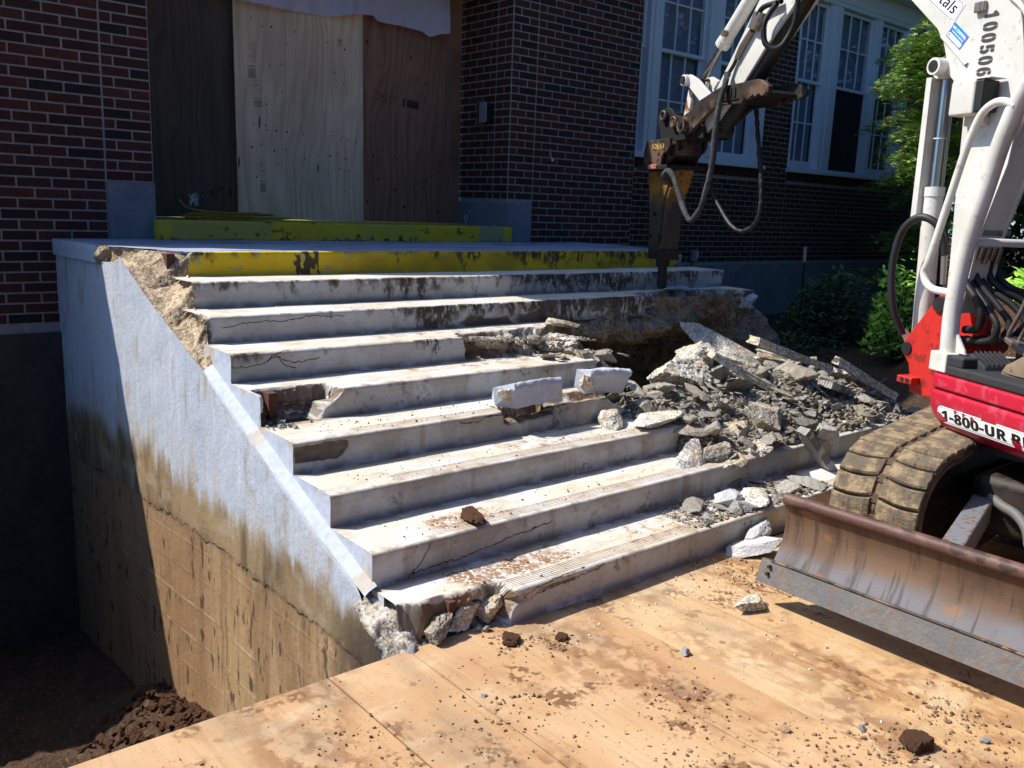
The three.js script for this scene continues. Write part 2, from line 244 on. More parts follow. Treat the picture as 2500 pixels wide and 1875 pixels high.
for (let k = 0; k <= 8; k++) {
  const ST = stepS(k), W = XW[k], U0 = -0.25, U1 = 5.15;
  const tw = 2048, th = k === 0 ? 448 : 256;
  const map = tex(tw, th, (u, v) => stepColor(k, U0 + u * (U1 - U0), v * ST), true, false);
  const bmp = k >= 5 ? tex(1024, 256, (u, v) => { const x = U0 + u * (U1 - U0), s = v * ST, gs = stepT(k) - 0.012 - s; let b = 0.8; if (x > 0.35 && gs > 0 && gs < 0.082 && (gs / 0.0136) % 1 < 0.34) b = 0.2; return gray(b + 0.12 * vn(x * 70, s * 70)); }, false, false) : fineBump;
  const mat = std({ map, roughness: 0.72, bumpMap: bmp, bumpScale: k >= 5 ? 0.004 : 0.003 });
  if (!(k >= 5)) { mat.bumpMap = null; mat.bumpScale = 0; }
  stepMats.push(mat);
  const ss = []; const T = stepT(k), a0 = k === 0 ? 46 : 22;
  for (let i = 0; i < a0; i++) ss.push(T * i / a0); for (let i = 0; i <= 6; i++) ss.push(T + SR * 1.5708 * i / 6); for (let i = 1; i <= 14; i++) ss.push(T + SR * 1.5708 + (ST - T - SR * 1.5708) * i / 14);
  const nx = Math.round((W + 0.1) / (k === 0 ? 0.016 : STEP_DX));
  const wR = s => W + 0.16 * (fbm(s * 11, k * 5, 9, 3) - 0.5) * (k >= 3 ? 2.2 : 0.3);
  const at = (x, s) => {
    const [z, y, nz, ny] = profile(k, s), d = damage(k, x, s);
    const wear = 0.004 * (fbm(x * 3, s * 3, k, 2) - 0.5) + (s > T - 0.03 && s < T + 0.06 ? 0.007 * (fbm(x * 8, k, 3, 3) - 0.6) : 0);
    if (d <= 0) return [x, y + ny * wear, z + nz * wear];
    const r = (fbm3(x * 18, y * 18, z * 18, 4) - 0.5) * min(d, 0.06) * 1.1, rr = (fbm3(x * 60, y * 60, z * 60, 2) - 0.5) * min(d, 0.02) * 0.6, e = d + r + rr;
    const T2 = T - 0.06, iy = s < T2 ? 1 : s < T ? 0.8 : clamp(1 - (s - T) / 0.09), iz = s < T2 ? 0 : s < T ? 0.6 : 1;
    return [x + (vn(x * 30, s * 30, 3) - 0.5) * 0.008, max(y - e * iy * (s < T ? 1 : 0.8), LY - (k + 1) * H - 0.01), z - e * iz];
  };
  const g = grid(nx, ss.length - 1, (u, v, i, j) => { const s = ss[j], xl = xLeft(k, s), x = lerp(xl, wR(s), u); return { p: at(x, s), uv: [(x - U0) / (U1 - U0), s / ST] }; });
  const step = part(k === 0 ? 'landing' : 'step', g, mat, stairs);
  if (k === 0) { step.userData.label = 'landing with chipped yellow painted front edge'; }
  if (k === 4) step.userData.label = 'step with a broken corner showing brick';
  if (k === 8) step.userData.label = 'bottom step with its left corner smashed';
  // rough broken right end
  const cap = grid(8, ss.length - 1, (u, v, i, j) => { const s = ss[j], x = wR(s), [px, py, pz] = at(x, s), zc = k * RUN - RUN * 0.75, yc = LY - (k + 1) * H - 0.02; const n = fbm3(pz * 14, py * 14 + u * 3, k, 3) - 0.5; return { p: [x + (u ? n * 0.16 : 0), lerp(py, yc, u), lerp(pz, min(pz, zc), u)], uv: [u * 0.3, s] }; });
  part('broken_end', triUV(cap, 1.6), M.raw, step);
  // clean left end face, painted, down to the rail
  if (k >= 3) {
    const cs = ss.filter(s => s <= T + SR * 1.58 && (k !== 8 || profile(k, s)[0] < 2.53));
    const e = grid(cs.length - 1, 8, (u, v, i, j) => {
      const p = at(0, cs[i]); if (k === 4 || k === 8) { const [z, y] = profile(k, cs[i]); p[1] = y; p[2] = z; }
      let top = p[1]; if (k === 8) top = min(top, p[1] - max(0, p[2] - (k * RUN - 0.2)) * 0.9);
      const y = lerp(top, railY(p[2]) - 0.03, v); return { p: [-0.001 + 0.004 * (vn(p[2] * 9, y * 9, k) - 0.5) * (j ? 1 : 0), y, p[2]], uv: [p[2], y] };
    });
    part('end_face', e, M.end, step);
  }
}
// bricks buried in the concrete, laid bare where it broke
const brickBroken = std({ map: tex(128, 128, (u, v) => mix3(hex3(0x40241c), hex3(0x744a3a), tfbm(u, v, 8, 4, 2))), bumpMap: fineBump, bumpScale: 0.006 });
for (const [x0, x1, y0, y1, z0, z1] of [[0.085, 0.13, 0.615, 0.752, 1.2, 1.3], [0.205, 0.24, 0.005, 0.135, 2.55, 2.685], [0.075, 0.125, 1.22, 1.355, -0.2, -0.055]]) part('brick', box(x0, x1, y0, y1, z0, z1, 0.004), brickBroken, stairs);
// painted side wall of the stair: blue paint above the old ground line, bare formed concrete below
function sideColor(z, y) {
  const n1 = fbm(z * 3, y * 3, 5, 4), n2 = fbm(z * 14, y * 14, 6, 4), st = fbm(z * 13, y * 1.3, 7, 4), st2 = fbm(z * 30, y * 1.6, 8, 3), f = vn(z * 190, y * 190, 3);
  let c = mix3(hex3(0xb2b9c4), hex3(0xc2c6cc), n1); c = mix3(c, hex3(0xc9ccd2), 0.7 * sstep(0.55, 0.7, st2)); c = mix3(c, hex3(0xa08a72), 0.5 * sstep(0.6, 0.8, fbm(z * 12, y * 4, 15, 5))); c = mul3(c, 0.9 + 0.13 * f);
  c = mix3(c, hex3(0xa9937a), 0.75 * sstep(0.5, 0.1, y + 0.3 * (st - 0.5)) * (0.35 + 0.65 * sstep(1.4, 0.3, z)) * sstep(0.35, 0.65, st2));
  const edge = 0.09 + 0.1 * (fbm(z * 3.5, y * 2, 14, 5) - 0.5) + 0.07 * (n2 - 0.5) + 0.2 * (fbm(z * 16, y * 1.2, 207, 5, 0.6) - 0.5) + 0.1 * sstep(0.4, 0.0, z), ew = 0.02 + 0.12 * fbm(z * 6, y * 2, 9, 3);
  const bare = sstep(edge + ew, edge - ew, y);
  let b = mix3(hex3(0x7d6548), hex3(0xa08660), fbm(z * 6, y * 5, 201, 5)); b = mix3(b, hex3(0x4c3a28), 0.6 * sstep(0.42, 0.75, fbm(z * 11, y * 2.2, 77, 6, 0.58))); b = mix3(b, hex3(0xaba08c), 0.45 * sstep(0.55, 0.75, fbm(z * 8, y * 9, 19, 5)));
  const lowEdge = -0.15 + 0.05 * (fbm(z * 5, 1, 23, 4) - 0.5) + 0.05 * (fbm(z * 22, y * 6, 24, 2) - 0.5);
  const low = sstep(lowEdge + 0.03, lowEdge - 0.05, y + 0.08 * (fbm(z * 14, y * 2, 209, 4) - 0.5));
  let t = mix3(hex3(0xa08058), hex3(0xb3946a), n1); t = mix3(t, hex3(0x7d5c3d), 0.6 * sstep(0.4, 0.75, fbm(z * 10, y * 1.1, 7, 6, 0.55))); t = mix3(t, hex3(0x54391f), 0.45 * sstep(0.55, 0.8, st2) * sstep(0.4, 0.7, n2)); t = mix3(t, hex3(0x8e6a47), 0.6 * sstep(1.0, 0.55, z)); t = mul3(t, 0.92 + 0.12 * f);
  for (const [yy, w] of [[-0.24, 0.3], [-0.42, 0.15], [-0.615, 0.6], [-0.83, 0.5], [-1.03, 0.3]]) { const e = abs(y - yy + 0.004 * (vn(z * 7, yy) - 0.5)); if (e < 0.004) t = mix3(t, hex3(0xd6c09a), w * sstep(0.36, 0.6, fbm(z * 9, yy, 33, 3)) ); else if (y < yy && y > yy - 0.02) t = mul3(t, 0.95); }
  const ve = abs(z - 0.955); if (ve < 0.008 && y > -1.1) t = mul3(t, 0.9);
  t = mix3(t, hex3(0x3d2c1c), 0.7 * sstep(0.68, 0.78, fbm(z * 24, y * 9, 41, 4)));
  { const e = 0.008 * sstep(0.35, 0.7, fbm(z * 7, 5, 4, 3)); if (abs(y - lowEdge) < e) { t = mul3(t, 0.6); b = mul3(b, 0.7); } }
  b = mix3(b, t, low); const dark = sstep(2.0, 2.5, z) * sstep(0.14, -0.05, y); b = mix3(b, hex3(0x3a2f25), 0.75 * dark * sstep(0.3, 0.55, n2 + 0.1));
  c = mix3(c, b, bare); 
  if (railY(z) - y < 0.03 && z > 0.85) c = mix3(c, hex3(0xced2d8), 0.7); 
  return c;
}
{
  const Z0 = -1.46, Z1 = 2.75, Y0 = -1.75, Y1 = 1.38;
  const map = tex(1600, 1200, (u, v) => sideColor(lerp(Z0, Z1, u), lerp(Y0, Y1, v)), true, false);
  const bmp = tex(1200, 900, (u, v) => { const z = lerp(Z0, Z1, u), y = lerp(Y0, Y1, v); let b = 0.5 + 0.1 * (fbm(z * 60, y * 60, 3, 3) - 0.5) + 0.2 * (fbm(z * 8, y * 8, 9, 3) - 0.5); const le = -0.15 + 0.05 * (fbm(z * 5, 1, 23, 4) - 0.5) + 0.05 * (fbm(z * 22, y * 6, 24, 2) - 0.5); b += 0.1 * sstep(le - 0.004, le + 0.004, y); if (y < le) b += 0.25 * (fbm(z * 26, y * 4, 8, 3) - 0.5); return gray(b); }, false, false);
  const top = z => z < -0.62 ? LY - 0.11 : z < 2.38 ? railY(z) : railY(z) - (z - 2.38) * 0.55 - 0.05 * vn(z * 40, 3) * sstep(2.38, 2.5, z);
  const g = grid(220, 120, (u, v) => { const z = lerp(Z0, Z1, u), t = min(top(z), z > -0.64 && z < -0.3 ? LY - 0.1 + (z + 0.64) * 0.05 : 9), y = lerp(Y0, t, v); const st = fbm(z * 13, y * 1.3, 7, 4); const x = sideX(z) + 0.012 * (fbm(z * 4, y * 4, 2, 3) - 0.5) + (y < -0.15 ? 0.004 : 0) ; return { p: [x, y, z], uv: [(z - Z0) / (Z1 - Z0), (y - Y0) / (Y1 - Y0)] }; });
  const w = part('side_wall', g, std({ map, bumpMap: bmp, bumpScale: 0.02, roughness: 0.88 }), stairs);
  w.userData.label = 'side wall, pale blue paint above bare brown concrete';
  // sloping ledge between side wall and step ends
  const lg = grid(160, 3, (u, v) => { const z = lerp(0.8, 2.46, u); return { p: [lerp(sideX(z) - 0.004, 0.004, v), railY(z) + 0.03 * v - 0.004 * (v === 0 ? 1 : 0) + 0.008 * (fbm(z * 12, v * 3, 4, 3) - 0.5), z], uv: [z, v * 0.06] }; });
  part('sloping_ledge', lg, M.end, stairs);
  // slab lip along the left edge of the landing
  const lip = grid(60, 6, (u, v) => { const z = lerp(-1.46, -0.6, u), y = LY + 0.004 - v * 0.11; return { p: [sideX(z) - 0.02 + 0.006 * (v < 0.1 ? 1 : 0) + 0.004 * fbm(z * 9, y * 9, 3, 2) + (u > 0.93 ? (u - 0.93) * 0.8 * (vn(y * 40, 1) - 0.2) : 0), y, z], uv: [z, y] }; });
  part('slab_edge', lip, M.end, stairs);
  const under = grid(60, 1, (u, v) => { const z = lerp(-1.46, -0.62, u); return { p: [sideX(z) - 0.018 + v * 0.04, LY - 0.106, z], uv: [z, v] }; }); part('slab_underside', under, M.end, stairs);
  // rough broken wedge at the upper left where the cheek wall was knocked off
  const B = [[-0.14, LY, -0.66], [-0.03, LY - 0.004, -0.36], [0.1, LY - 0.01, -0.12], [0.19, LY - 0.03, -0.01], [0.18, LY - H + 0.02, 0.0], [0.13, LY - H, 0.14], [0.09, LY - H - 0.004, 0.325], [0.08, LY - 2 * H + 0.02, 0.34], [0.05, LY - 2 * H, 0.46], [0.03, LY - 2 * H, 0.66], [0.02, LY - 3 * H + 0.02, 0.69], [0.006, LY - 3 * H - 0.01, 0.75], [0.0, LY - 3 * H - 0.06, 0.83]].map(p => V3(...p));
  const len = [0]; for (let i = 1; i < B.length; i++) len.push(len[i - 1] + B[i].distanceTo(B[i - 1]));
  const bAt = t => { const L = t * len[len.length - 1]; let i = 1; while (i < B.length - 1 && len[i] < L) i++; return B[i - 1].clone().lerp(B[i], (L - len[i - 1]) / (len[i] - len[i - 1])); };
  const wg = grid(150, 44, (u, v) => {
    const b = bAt(u), za = lerp(-0.64, 0.86, u), a = V3(sideX(za) - 0.002, min(railY(za), LY - 0.1 - 0.0), za), p = a.lerp(b, v), e = sin(PI * v), big = fbm3(p.x * 9, p.y * 9, p.z * 9, 4) - 0.5, sm = fbm3(p.x * 34, p.y * 34, p.z * 34, 3) - 0.5;
    p.x += 0.05 * e * (0.3 + 0) + (0.07 * big + 0.035 * sm) * min(1, e * 2.5); p.y -= 0.035 * e - 0.06 * big * e - 0.03 * sm * e; p.z += 0.05 * big * e; return { p: [p.x, p.y, p.z], uv: [p.z * 1.3, p.y * 1.3 + p.x] };
  });
  const we = part('broken_edge', triUV(wg, 1.5), M.rawTan, stairs); we.userData.label = 'rough broken concrete where the cheek wall was';
  const plug = grid(70, 36, (u, v) => { const x = lerp(-0.1, 0.52, u), n = fbm3(x * 9, v * 3, 2.5, 4) - 0.5, m = fbm3(x * 34, v * 11, 7.5, 3) - 0.5, e = sstep(0, 0.12, u) * sstep(1, 0.9, u); const z = lerp(2.42, 2.79, v) + 0.03 * m + 0.05 * n * e, y = lerp(0.14, -0.09, pow(v, 1.5)) + (0.07 * n + 0.05 * m) * min(1, v * 4) - 0.03 * sstep(0.2, 0.0, u); return { p: [x, y, z], uv: [x * 1.6, v * 0.5] }; });
  const pg = part('smashed_corner', triUV(plug, 1.6), M.raw, stairs); pg.userData.label = 'crumbled concrete at the smashed corner of the bottom step';
  const lc = new THREE.IcosahedronGeometry(1, 4), lp = lc.attributes.position; for (let i = 0; i < lp.count; i++) { const x = lp.getX(i), y = lp.getY(i), z = lp.getZ(i), k = 0.75 + 0.6 * fbm3(x * 1.7 + 4, y * 1.7, z * 1.7, 4); lp.setXYZ(i, -0.125 + x * 0.05 * k, LY - 0.06 + y * 0.06 * k, -0.62 + z * 0.07 * k); } lc.computeVertexNormals(); part('broken_edge', boxUV(lc, 2), M.rawTan, stairs);
  // smashed corner and rubble core behind the bottom step and the ruined core under the third step
  const core = grid(230, 40, (u, v) => {
    const x = lerp(2.2, 5.75, u), y = lerp(1.04 - 0.75 * sstep(4.95, 5.75, x), -0.1, v), n = fbm3(x * 3, y * 5, 1, 4) - 0.5, m = fbm3(x * 16, y * 16, 4, 4) - 0.5; let z = 0.62 - 0.7 * sstep(0.84, 0.5, y + 0.2 * n + 0.1 * m) * sstep(2.25, 2.5, x) * sstep(4.75, 4.1, x + 0.8 * n) + 0.1 * sstep(0.95, 0.8, y) - 0.16 * sstep(0.7, 0.2, y) + 0.34 * n + 0.1 * m + 0.25 * sstep(4.6, 5.3, x) * sstep(0.9, 0.3, y);
    if (x > 5.2) z -= 0.9 * (x - 5.2); return { p: [x, y, z], uv: [x * 1.2, y * 1.2] };
  });
  part('ruined_core', triUV(core, 1.4), std({ map: rawTex, bumpMap: rawBump, bumpScale: 0.02, color: lin(0.62, 0.55, 0.45), roughness: 0.95 }), stairs);
}
// yellow threshold below the boarded doors
{
  const ths = tex(1024, 128, (u, v) => { const x = 0.46 + u * 3.4, n = fbm(x * 3, v * 2, 5, 4), w = fbm(x * 2.2 + 4, v, 9, 3); let c = mix3(hex3(0xc9b01c), hex3(0xd6c02a), n); const bare = (x < 1.35 && x > 0.56) ? sstep(0.2, 0.6, w + 0.1) : 0.6 * sstep(0.5, 0.75, w); c = mix3(c, hex3(0xa8a26a), 0.6 * bare); if (x > 3.45 && x < 3.75) c = mix3(c, hex3(0x95967a), 0.8); c = mix3(c, hex3(0x2b281c), 0.85 * sstep(0.62, 0.84, fbm(x * 14, v * 3, 3, 5, 0.6) + 0.16 * (1 - abs(v - 0.05) * 3) * sstep(0.4, 0.8, w))); return c; }, true, false);
  const g = NI(new RoundedBoxGeometry(3.4, 0.15, 1.1, 3, 0.015)); const p = g.attributes.position, uv = g.attributes.uv; for (let i = 0; i < p.count; i++) uv.setXY(i, p.getX(i) / 3.4 + 0.5, p.getY(i) / 0.15 + 0.5);
  g.translate(2.162, LY + 0.073, -1.35 - 0.55); const t = sh(new THREE.Mesh(g, std({ map: ths, roughness: 0.6 }))); t.name = 'threshold'; stairs.add(t); t.userData.label = 'yellow painted threshold step at the doorway';
}
// ================================================================ the brick building
const WZ = -1.45, MZ = -2.35, CY = 0.0712, BL = 0.2185;
const building = thing('school_building', 'dark red brick building with a boarded entrance bay and tall white windows', 'building', [2.2, 0, -2.35]);
const mortarTex = tex(256, 256, (u, v) => { const a = tfbm(u, v, 12, 4, 3); return mix3(hex3(0x8a837c), hex3(0xa8a29c), a); });
M.mortar = std({ map: mortarTex, roughness: 0.95 });
const brickMats = [0x4c271c, 0x452117, 0x562c1f, 0x41241b, 0x331d1a, 0x271e1d, 0x4a281d].map((h, i) => std({ roughness: 0.88, map: tex(128, 64, (u, v) => { const a = tfbm(u, v, 8, 4, i * 7 + 1), g = tfbm(u, v, 32, 2, i + 40); let c = mul3(hex3(h), 0.8 + 0.45 * a); if (g > 0.72) c = mul3(c, 0.6); return c; }), bumpMap: fineBump, bumpScale: 0.003 }));
const dustyBrick = std({ roughness: 0.95, map: tex(128, 64, (u, v) => mix3(hex3(0x55332c), hex3(0x98908b), sstep(0.45, 0.65, tfbm(u, v, 24, 4, 5)))) });
// one brick: front face proud and slightly eased, 30 triangles
function brickGeo(w, h, d) { const g = box(-w / 2, w / 2, -h / 2, h / 2, -d, 0); const e = 0.004, p = g.attributes.position; const b = new THREE.BoxGeometry(w - 2 * e, h - 2 * e, 0.003).toNonIndexed(); b.translate(0, 0, 0.0015); const m = merge([g, b]); const uv = m.attributes.uv, q = m.attributes.position; for (let i = 0; i < uv.count; i++) uv.setXY(i, q.getX(i) / 0.21 + 0.5, q.getY(i) / 0.06 + 0.5); return m; }
const brickCache = {};
const brickOf = w => { const k = Math.round(w * 200) / 200; return brickCache[k] || (brickCache[k] = brickGeo(k, CY - 0.0125, 0.02)); };
const brickR = rng(11); let singles = 0; const restBricks = [];
function placeBrick(parent, cx, cy, face, ax, w, single, mat) {      // face: plane coordinate, ax 'z' looks to +z, 'x' looks to -x
  const r = brickR(), m = mat || brickMats[r < 0.24 ? 0 : r < 0.44 ? 1 : r < 0.6 ? 2 : r < 0.76 ? 3 : r < 0.86 ? 4 : r < 0.93 ? 5 : 6], out = 0.0022 + (brickR() - 0.5) * 0.0024;
  const t = (brickR() - 0.5) * 0.006;
  if (single) {
    const b = sh(new THREE.Mesh(brickOf(w), m)); b.name = numbered('brick'); singles++;
    if (ax === 'z') b.position.set(cx, cy, face + out); else { b.position.set(face - out, cy, cx); b.rotation.y = -PI / 2; }
    b.position.sub(building.position); b.rotation.z = t; parent.add(b);
  } else restBricks.push([cx, cy, face, ax, w, m, out, t]);
}
function brickWall(parent, a0, a1, y0, y1, face, ax, phase, singleIf, skip, joints = []) {
  const n0 = Math.ceil((2.8525 - y1) / CY), n1 = floor((2.8525 - y0) / CY);
  for (let n = n0; n < n1; n++) {
    const yt = 2.8525 - n * CY, yc = yt - CY / 2;
    const cuts = [a0]; let a = a0 + phase(n); while (a <= a0 + 0.03) a += BL; for (; a < a1 - 0.03; a += BL) cuts.push(a); cuts.push(a1);
    const all = [...cuts, ...joints].sort((p, q) => p - q); const c2 = []; for (const c of all) if (!c2.length || c - c2[c2.length - 1] > 0.035 || joints.includes(c)) { if (c2.length && c - c2[c2.length - 1] <= 0.035 && c2.length > 1) c2.pop(); c2.push(c); }
    for (let i = 1; i < c2.length; i++) { const w = c2[i] - c2[i - 1] - 0.0135, c = (c2[i] + c2[i - 1]) / 2; if (w < 0.03 || (skip && skip(c, yc, w))) continue; placeBrick(parent, c, yc, face, ax, w, singleIf && singleIf(c, yc) && singles < 300); }
  }
}
// wall bodies (the mortar shows between the bricks)
const rake = [[-3.2, 0.6], [-1.85, 1.81], [-1.05, 2.85], [-0.5, 3.75], [-0.3, 4.1], [0.4, 4.3], [1.2, 5.05], [1.85, 5.4], [5.65, 5.4]];
function wallPoly(poly, z, depth) { const s = new THREE.Shape(poly.map(p => new THREE.Vector2(...p))); const g = NI(new THREE.ExtrudeGeometry(s, { depth, bevelEnabled: false })); g.translate(0, 0, z - depth); return boxUV(g, 2); }
const rakeY = polyline(rake);
const leftTop = []; for (let x = 0.48; x > -3.21; x -= 0.1) leftTop.push([x, rakeY(x)]);
const wl = part('brick_wall', wallPoly([[-3.2, -2.2], [0.48, -2.2], ...leftTop, [-3.2, 0.6]], WZ, 0.3), M.mortar, building);
const wr = part('brick_wall', wallPoly([[3.86, 0.2], [5.65, 0.2], [5.65, 5.4], [3.86, 5.4]], WZ, 0.3), M.mortar, building);
const wv = part('brick_wall', box(3.86, 4.1, 0.6, 5.4, -2.7, WZ - 0.3), M.mortar, building);
const headTop = [[3.86, 5.4]]; for (let x = 3.8; x >= 0.48; x -= 0.1) headTop.push([x, rakeY(x)]);
part('door_header', wallPoly([[0.48, 3.75], [3.86, 3.75], ...headTop, [0.48, rakeY(0.48)]], WZ, 0.3), M.mortar, building);
part('wing_side', box(5.35, 5.65, 0.2, 5.4, -2.6, WZ - 0.3), M.mortar, building);
const jambL = part('brick_wall', box(0.2, 0.48, 0.6, 4.2, -2.7, WZ - 0.3), M.mortar, building);
// bricks, left of the door (nearest), then the reveal and right pier, then the rest
const half = BL / 2;
brickWall(wl, -1.0, 0.48, 0.72, 3.35, WZ, 'z', n => (n & 1 ? 0.14 : 0.14 + half), (x, y) => x > -0.72 && y > 1.2, (x, y) => y < 1.784 && x > 0.15, [0.15]);
brickWall(wr, 3.86, 5.65, 1.02, 4.1, WZ, 'z', n => (n & 1 ? 0.2 : 0.095), (x, y) => x < 4.55 && y > 1.4, (x, y) => y < 1.757 && x < 4.18, [4.18]);
brickWall(wv, -2.35, WZ - 0.002, 1.757, 4.1, 3.86, 'x', n => (n & 1 ? 0.03 : 0.03 + half), (z, y) => y < 3.4, null, [-1.68]);
// concrete plinths beside the door
const plTex = tex(256, 256, (u, v) => { const a = tfbm(u, v, 6, 5, 41), b = tfbm(u, v, 40, 3, 4); return mul3(mix3(hex3(0x6f7277), hex3(0x8d9094), a), 0.9 + 0.15 * b); });
M.plinth = std({ map: plTex, roughness: 0.9, bumpMap: fineBump, bumpScale: 0.004 });
part('plinth', box(0.152, 0.487, 1.3, 1.776, WZ - 0.05, WZ + 0.014, 0.006), M.plinth, building);
part('plinth', box(3.85, 4.176, 1.3, 1.752, -2.4, WZ + 0.014, 0.006), M.plinth, building);
// dark tarred foundation under the left brickwork
const fdTex = tex(512, 512, (u, v) => { const a = tfbm(u, v, 5, 5, 91), b = tfbm(u, v, 30, 3, 4); return mul3(mix3(hex3(0x3d3833), hex3(0x5c534a), a), 0.85 + 0.2 * b); });
part('foundation', box(-3.2, -0.16, -2.2, 0.72, WZ - 0.02, WZ + 0.03, 0.01), std({ map: fdTex, roughness: 0.95, bumpMap: rawBump, bumpScale: 0.01 }), building);
// ---------------------------------------------------------------- main wall with the two triple windows
const MX0 = 5.3, MX1 = 15.5, SILL = 2.43, HEAD = 4.86, WIN = [[5.72, 9.27], [9.95, 13.32]];
{
  const s = new THREE.Shape([[MX0, -0.2], [MX1, -0.2], [MX1, 5.05], [MX0, 5.05]].map(p => new THREE.Vector2(...p)));
  for (const [a, b] of WIN) s.holes.push(new THREE.Path([[a, SILL - 0.01], [b, SILL - 0.01], [b, HEAD + 0.05], [a, HEAD + 0.05]].map(p => new THREE.Vector2(...p))));
  const g = NI(new THREE.ExtrudeGeometry(s, { depth: 0.3, bevelEnabled: false })); g.translate(0, 0, MZ - 0.3); boxUV(g, 2);
  const mw = part('brick_wall', g, M.mortar, building);
  const inWin = (x, y, w) => WIN.some(([a, b]) => x + w / 2 > a - 0.0 && x - w / 2 < b + 0.0 && y > SILL - 0.16 && y < HEAD + 0.1);
  brickWall(mw, 5.66, 9.27, 1.04, 2.25, MZ, 'z', n => (n & 1 ? 0.05 : 0.05 + half), null, inWin); 
  brickWall(mw, 9.27, 9.95, 1.04, 4.9, MZ, 'z', n => (n & 1 ? 0.02 : 0.02 + half), null, null);
  brickWall(mw, 9.95, 13.32, 1.04, 2.25, MZ, 'z', n => (n & 1 ? 0.08 : 0.08 + half), null, inWin);
  brickWall(mw, 13.32, 15.4, 1.04, 4.9, MZ, 'z', n => (n & 1 ? 0.06 : 0.06 + half), null, null);
  for (const [a, b] of WIN) for (let x = a + 0.01; x < b - 0.05; x += 0.0785) restBricks.push([x + 0.035, 2.33, MZ, 'r', 0.064, brickMats[(Math.floor(x * 13)) % 4], 0.016, 0]);
  part('foundation', box(5.6, MX1, -0.3, 1.035, MZ - 0.2, MZ + 0.035, 0.01), M.plinth, building);
}
// remaining bricks joined per wall material
{
  const by = new Map(); const m4 = new THREE.Matrix4(), e = new THREE.Euler();
  for (const [cx, cy, face, ax, w, m, out, t] of restBricks) { if (!by.has(m)) by.set(m, []); by.get(m).push([cx, cy, face, ax, w, out, t]); }
  for (const [m, list] of by) {
    const gs = list.map(([cx, cy, face, ax, w, out, t]) => { const g = (ax === 'r' ? brickCache.r || (brickCache.r = brickGeo(0.066, 0.15, 0.03)) : brickOf(w)).clone(); if (ax === 'x') { g.applyMatrix4(m4.makeRotationFromEuler(e.set(0, -PI / 2, t))); g.translate(face - out, cy, cx); } else { g.rotateZ(t); g.translate(cx, cy, face + out); } return g; });
    const p = part('far_bricks', merge(gs), m, building); p.userData.kind = 'stuff';
  }
}
// roof edge above the windows, and a dark inside behind the glass
M.white = std({ color: lin(0.72, 0.74, 0.78), roughness: 0.5, bumpMap: fineBump, bumpScale: 0.001 });
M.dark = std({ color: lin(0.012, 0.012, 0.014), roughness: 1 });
part('frieze', box(5.66, MX1, 4.9, 5.16, MZ - 0.02, MZ + 0.05, 0.01), M.white, building);
part('eaves', box(5.66, MX1 + 0.4, 5.16, 5.3, MZ - 0.3, MZ + 0.5, 0.01), M.white, building);
part('roof', box(3.0, MX1 + 0.4, 5.3, 5.42, -9, MZ + 0.55), std({ color: lin(0.05, 0.045, 0.045) }), building);
part('roof', box(-0.2, 5.65, 5.2, 5.4, -8, WZ - 0.3), std({ color: lin(0.05, 0.045, 0.045) }), building).visible = true;
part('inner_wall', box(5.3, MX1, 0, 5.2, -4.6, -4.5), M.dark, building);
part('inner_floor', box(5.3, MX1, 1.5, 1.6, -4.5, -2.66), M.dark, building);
part('end_wall', box(MX1 - 0.3, MX1, -0.2, 5.2, -9, -2.66), M.mortar, building);
M.glass = new THREE.MeshPhysicalMaterial({ color: 0xffffff, transmission: 1, thickness: 0, roughness: 0.02, ior: 1.5, side: THREE.DoubleSide });
M.blind = std({ map: tex(8, 256, (u, v) => { const m = (v * 8) % 1; return m < 0.22 ? [0.3, 0.33, 0.38] : mul3([0.47, 0.52, 0.6], 0.95 + 0.08 * m); }), roughness: 0.8 });
function sash(win, x0, x1, y0, y1, z, cols, rows, blindDown, screen) {
  const f = [], st = 0.05, mt = 0.022;
  f.push(box(x0, x1, y0, y0 + (y0 < SILL + 0.1 ? 0.11 : 0.045), z - 0.035, z, 0.003), box(x0, x1, y1 - 0.045, y1, z - 0.035, z, 0.003), box(x0, x0 + st, y0 + 0.045, y1 - 0.045, z - 0.034, z - 0.002, 0.003), box(x1 - st, x1, y0 + 0.045, y1 - 0.045, z - 0.034, z - 0.002, 0.003));
  const s = part('sash', merge(f), M.white, win);
  for (let i = 1; i < cols; i++) { const x = lerp(x0 + st, x1 - st, i / cols); part('muntin', box(x - mt / 2, x + mt / 2, y0 + 0.05, y1 - 0.045, z - 0.026, z - 0.006, 0.003), M.white, s); }
  for (let i = 1; i < rows; i++) { const y = lerp(y0 + 0.05, y1, i / rows); part('muntin', box(x0 + st, x1 - st, y - mt / 2, y + mt / 2, z - 0.024, z - 0.008, 0.003), M.white, s); }
  part('pane', new THREE.PlaneGeometry(x1 - x0 - 0.06, y1 - y0 - 0.06).translate((x0 + x1) / 2, (y0 + y1) / 2, z - 0.018), M.glass, s);
  if (screen) { part('insect_screen', box(x0 + 0.02, x1 - 0.02, y0 + 0.02, y1 - 0.02, z + 0.008, z + 0.012), std({ color: lin(0.02, 0.022, 0.026), transparent: true, opacity: 0.75, roughness: 1 }), s); }
if (blindDown) { const g = new THREE.PlaneGeometry(x1 - x0 - 0.04, y1 - y0).translate((x0 + x1) / 2, (y0 + y1) / 2, z - 0.09), uv = g.attributes.uv; for (let i = 0; i < 4; i++) uv.setXY(i, uv.getX(i), uv.getY(i) * (y1 - y0) / 0.2); part('blind', g, M.blind, win); }
}
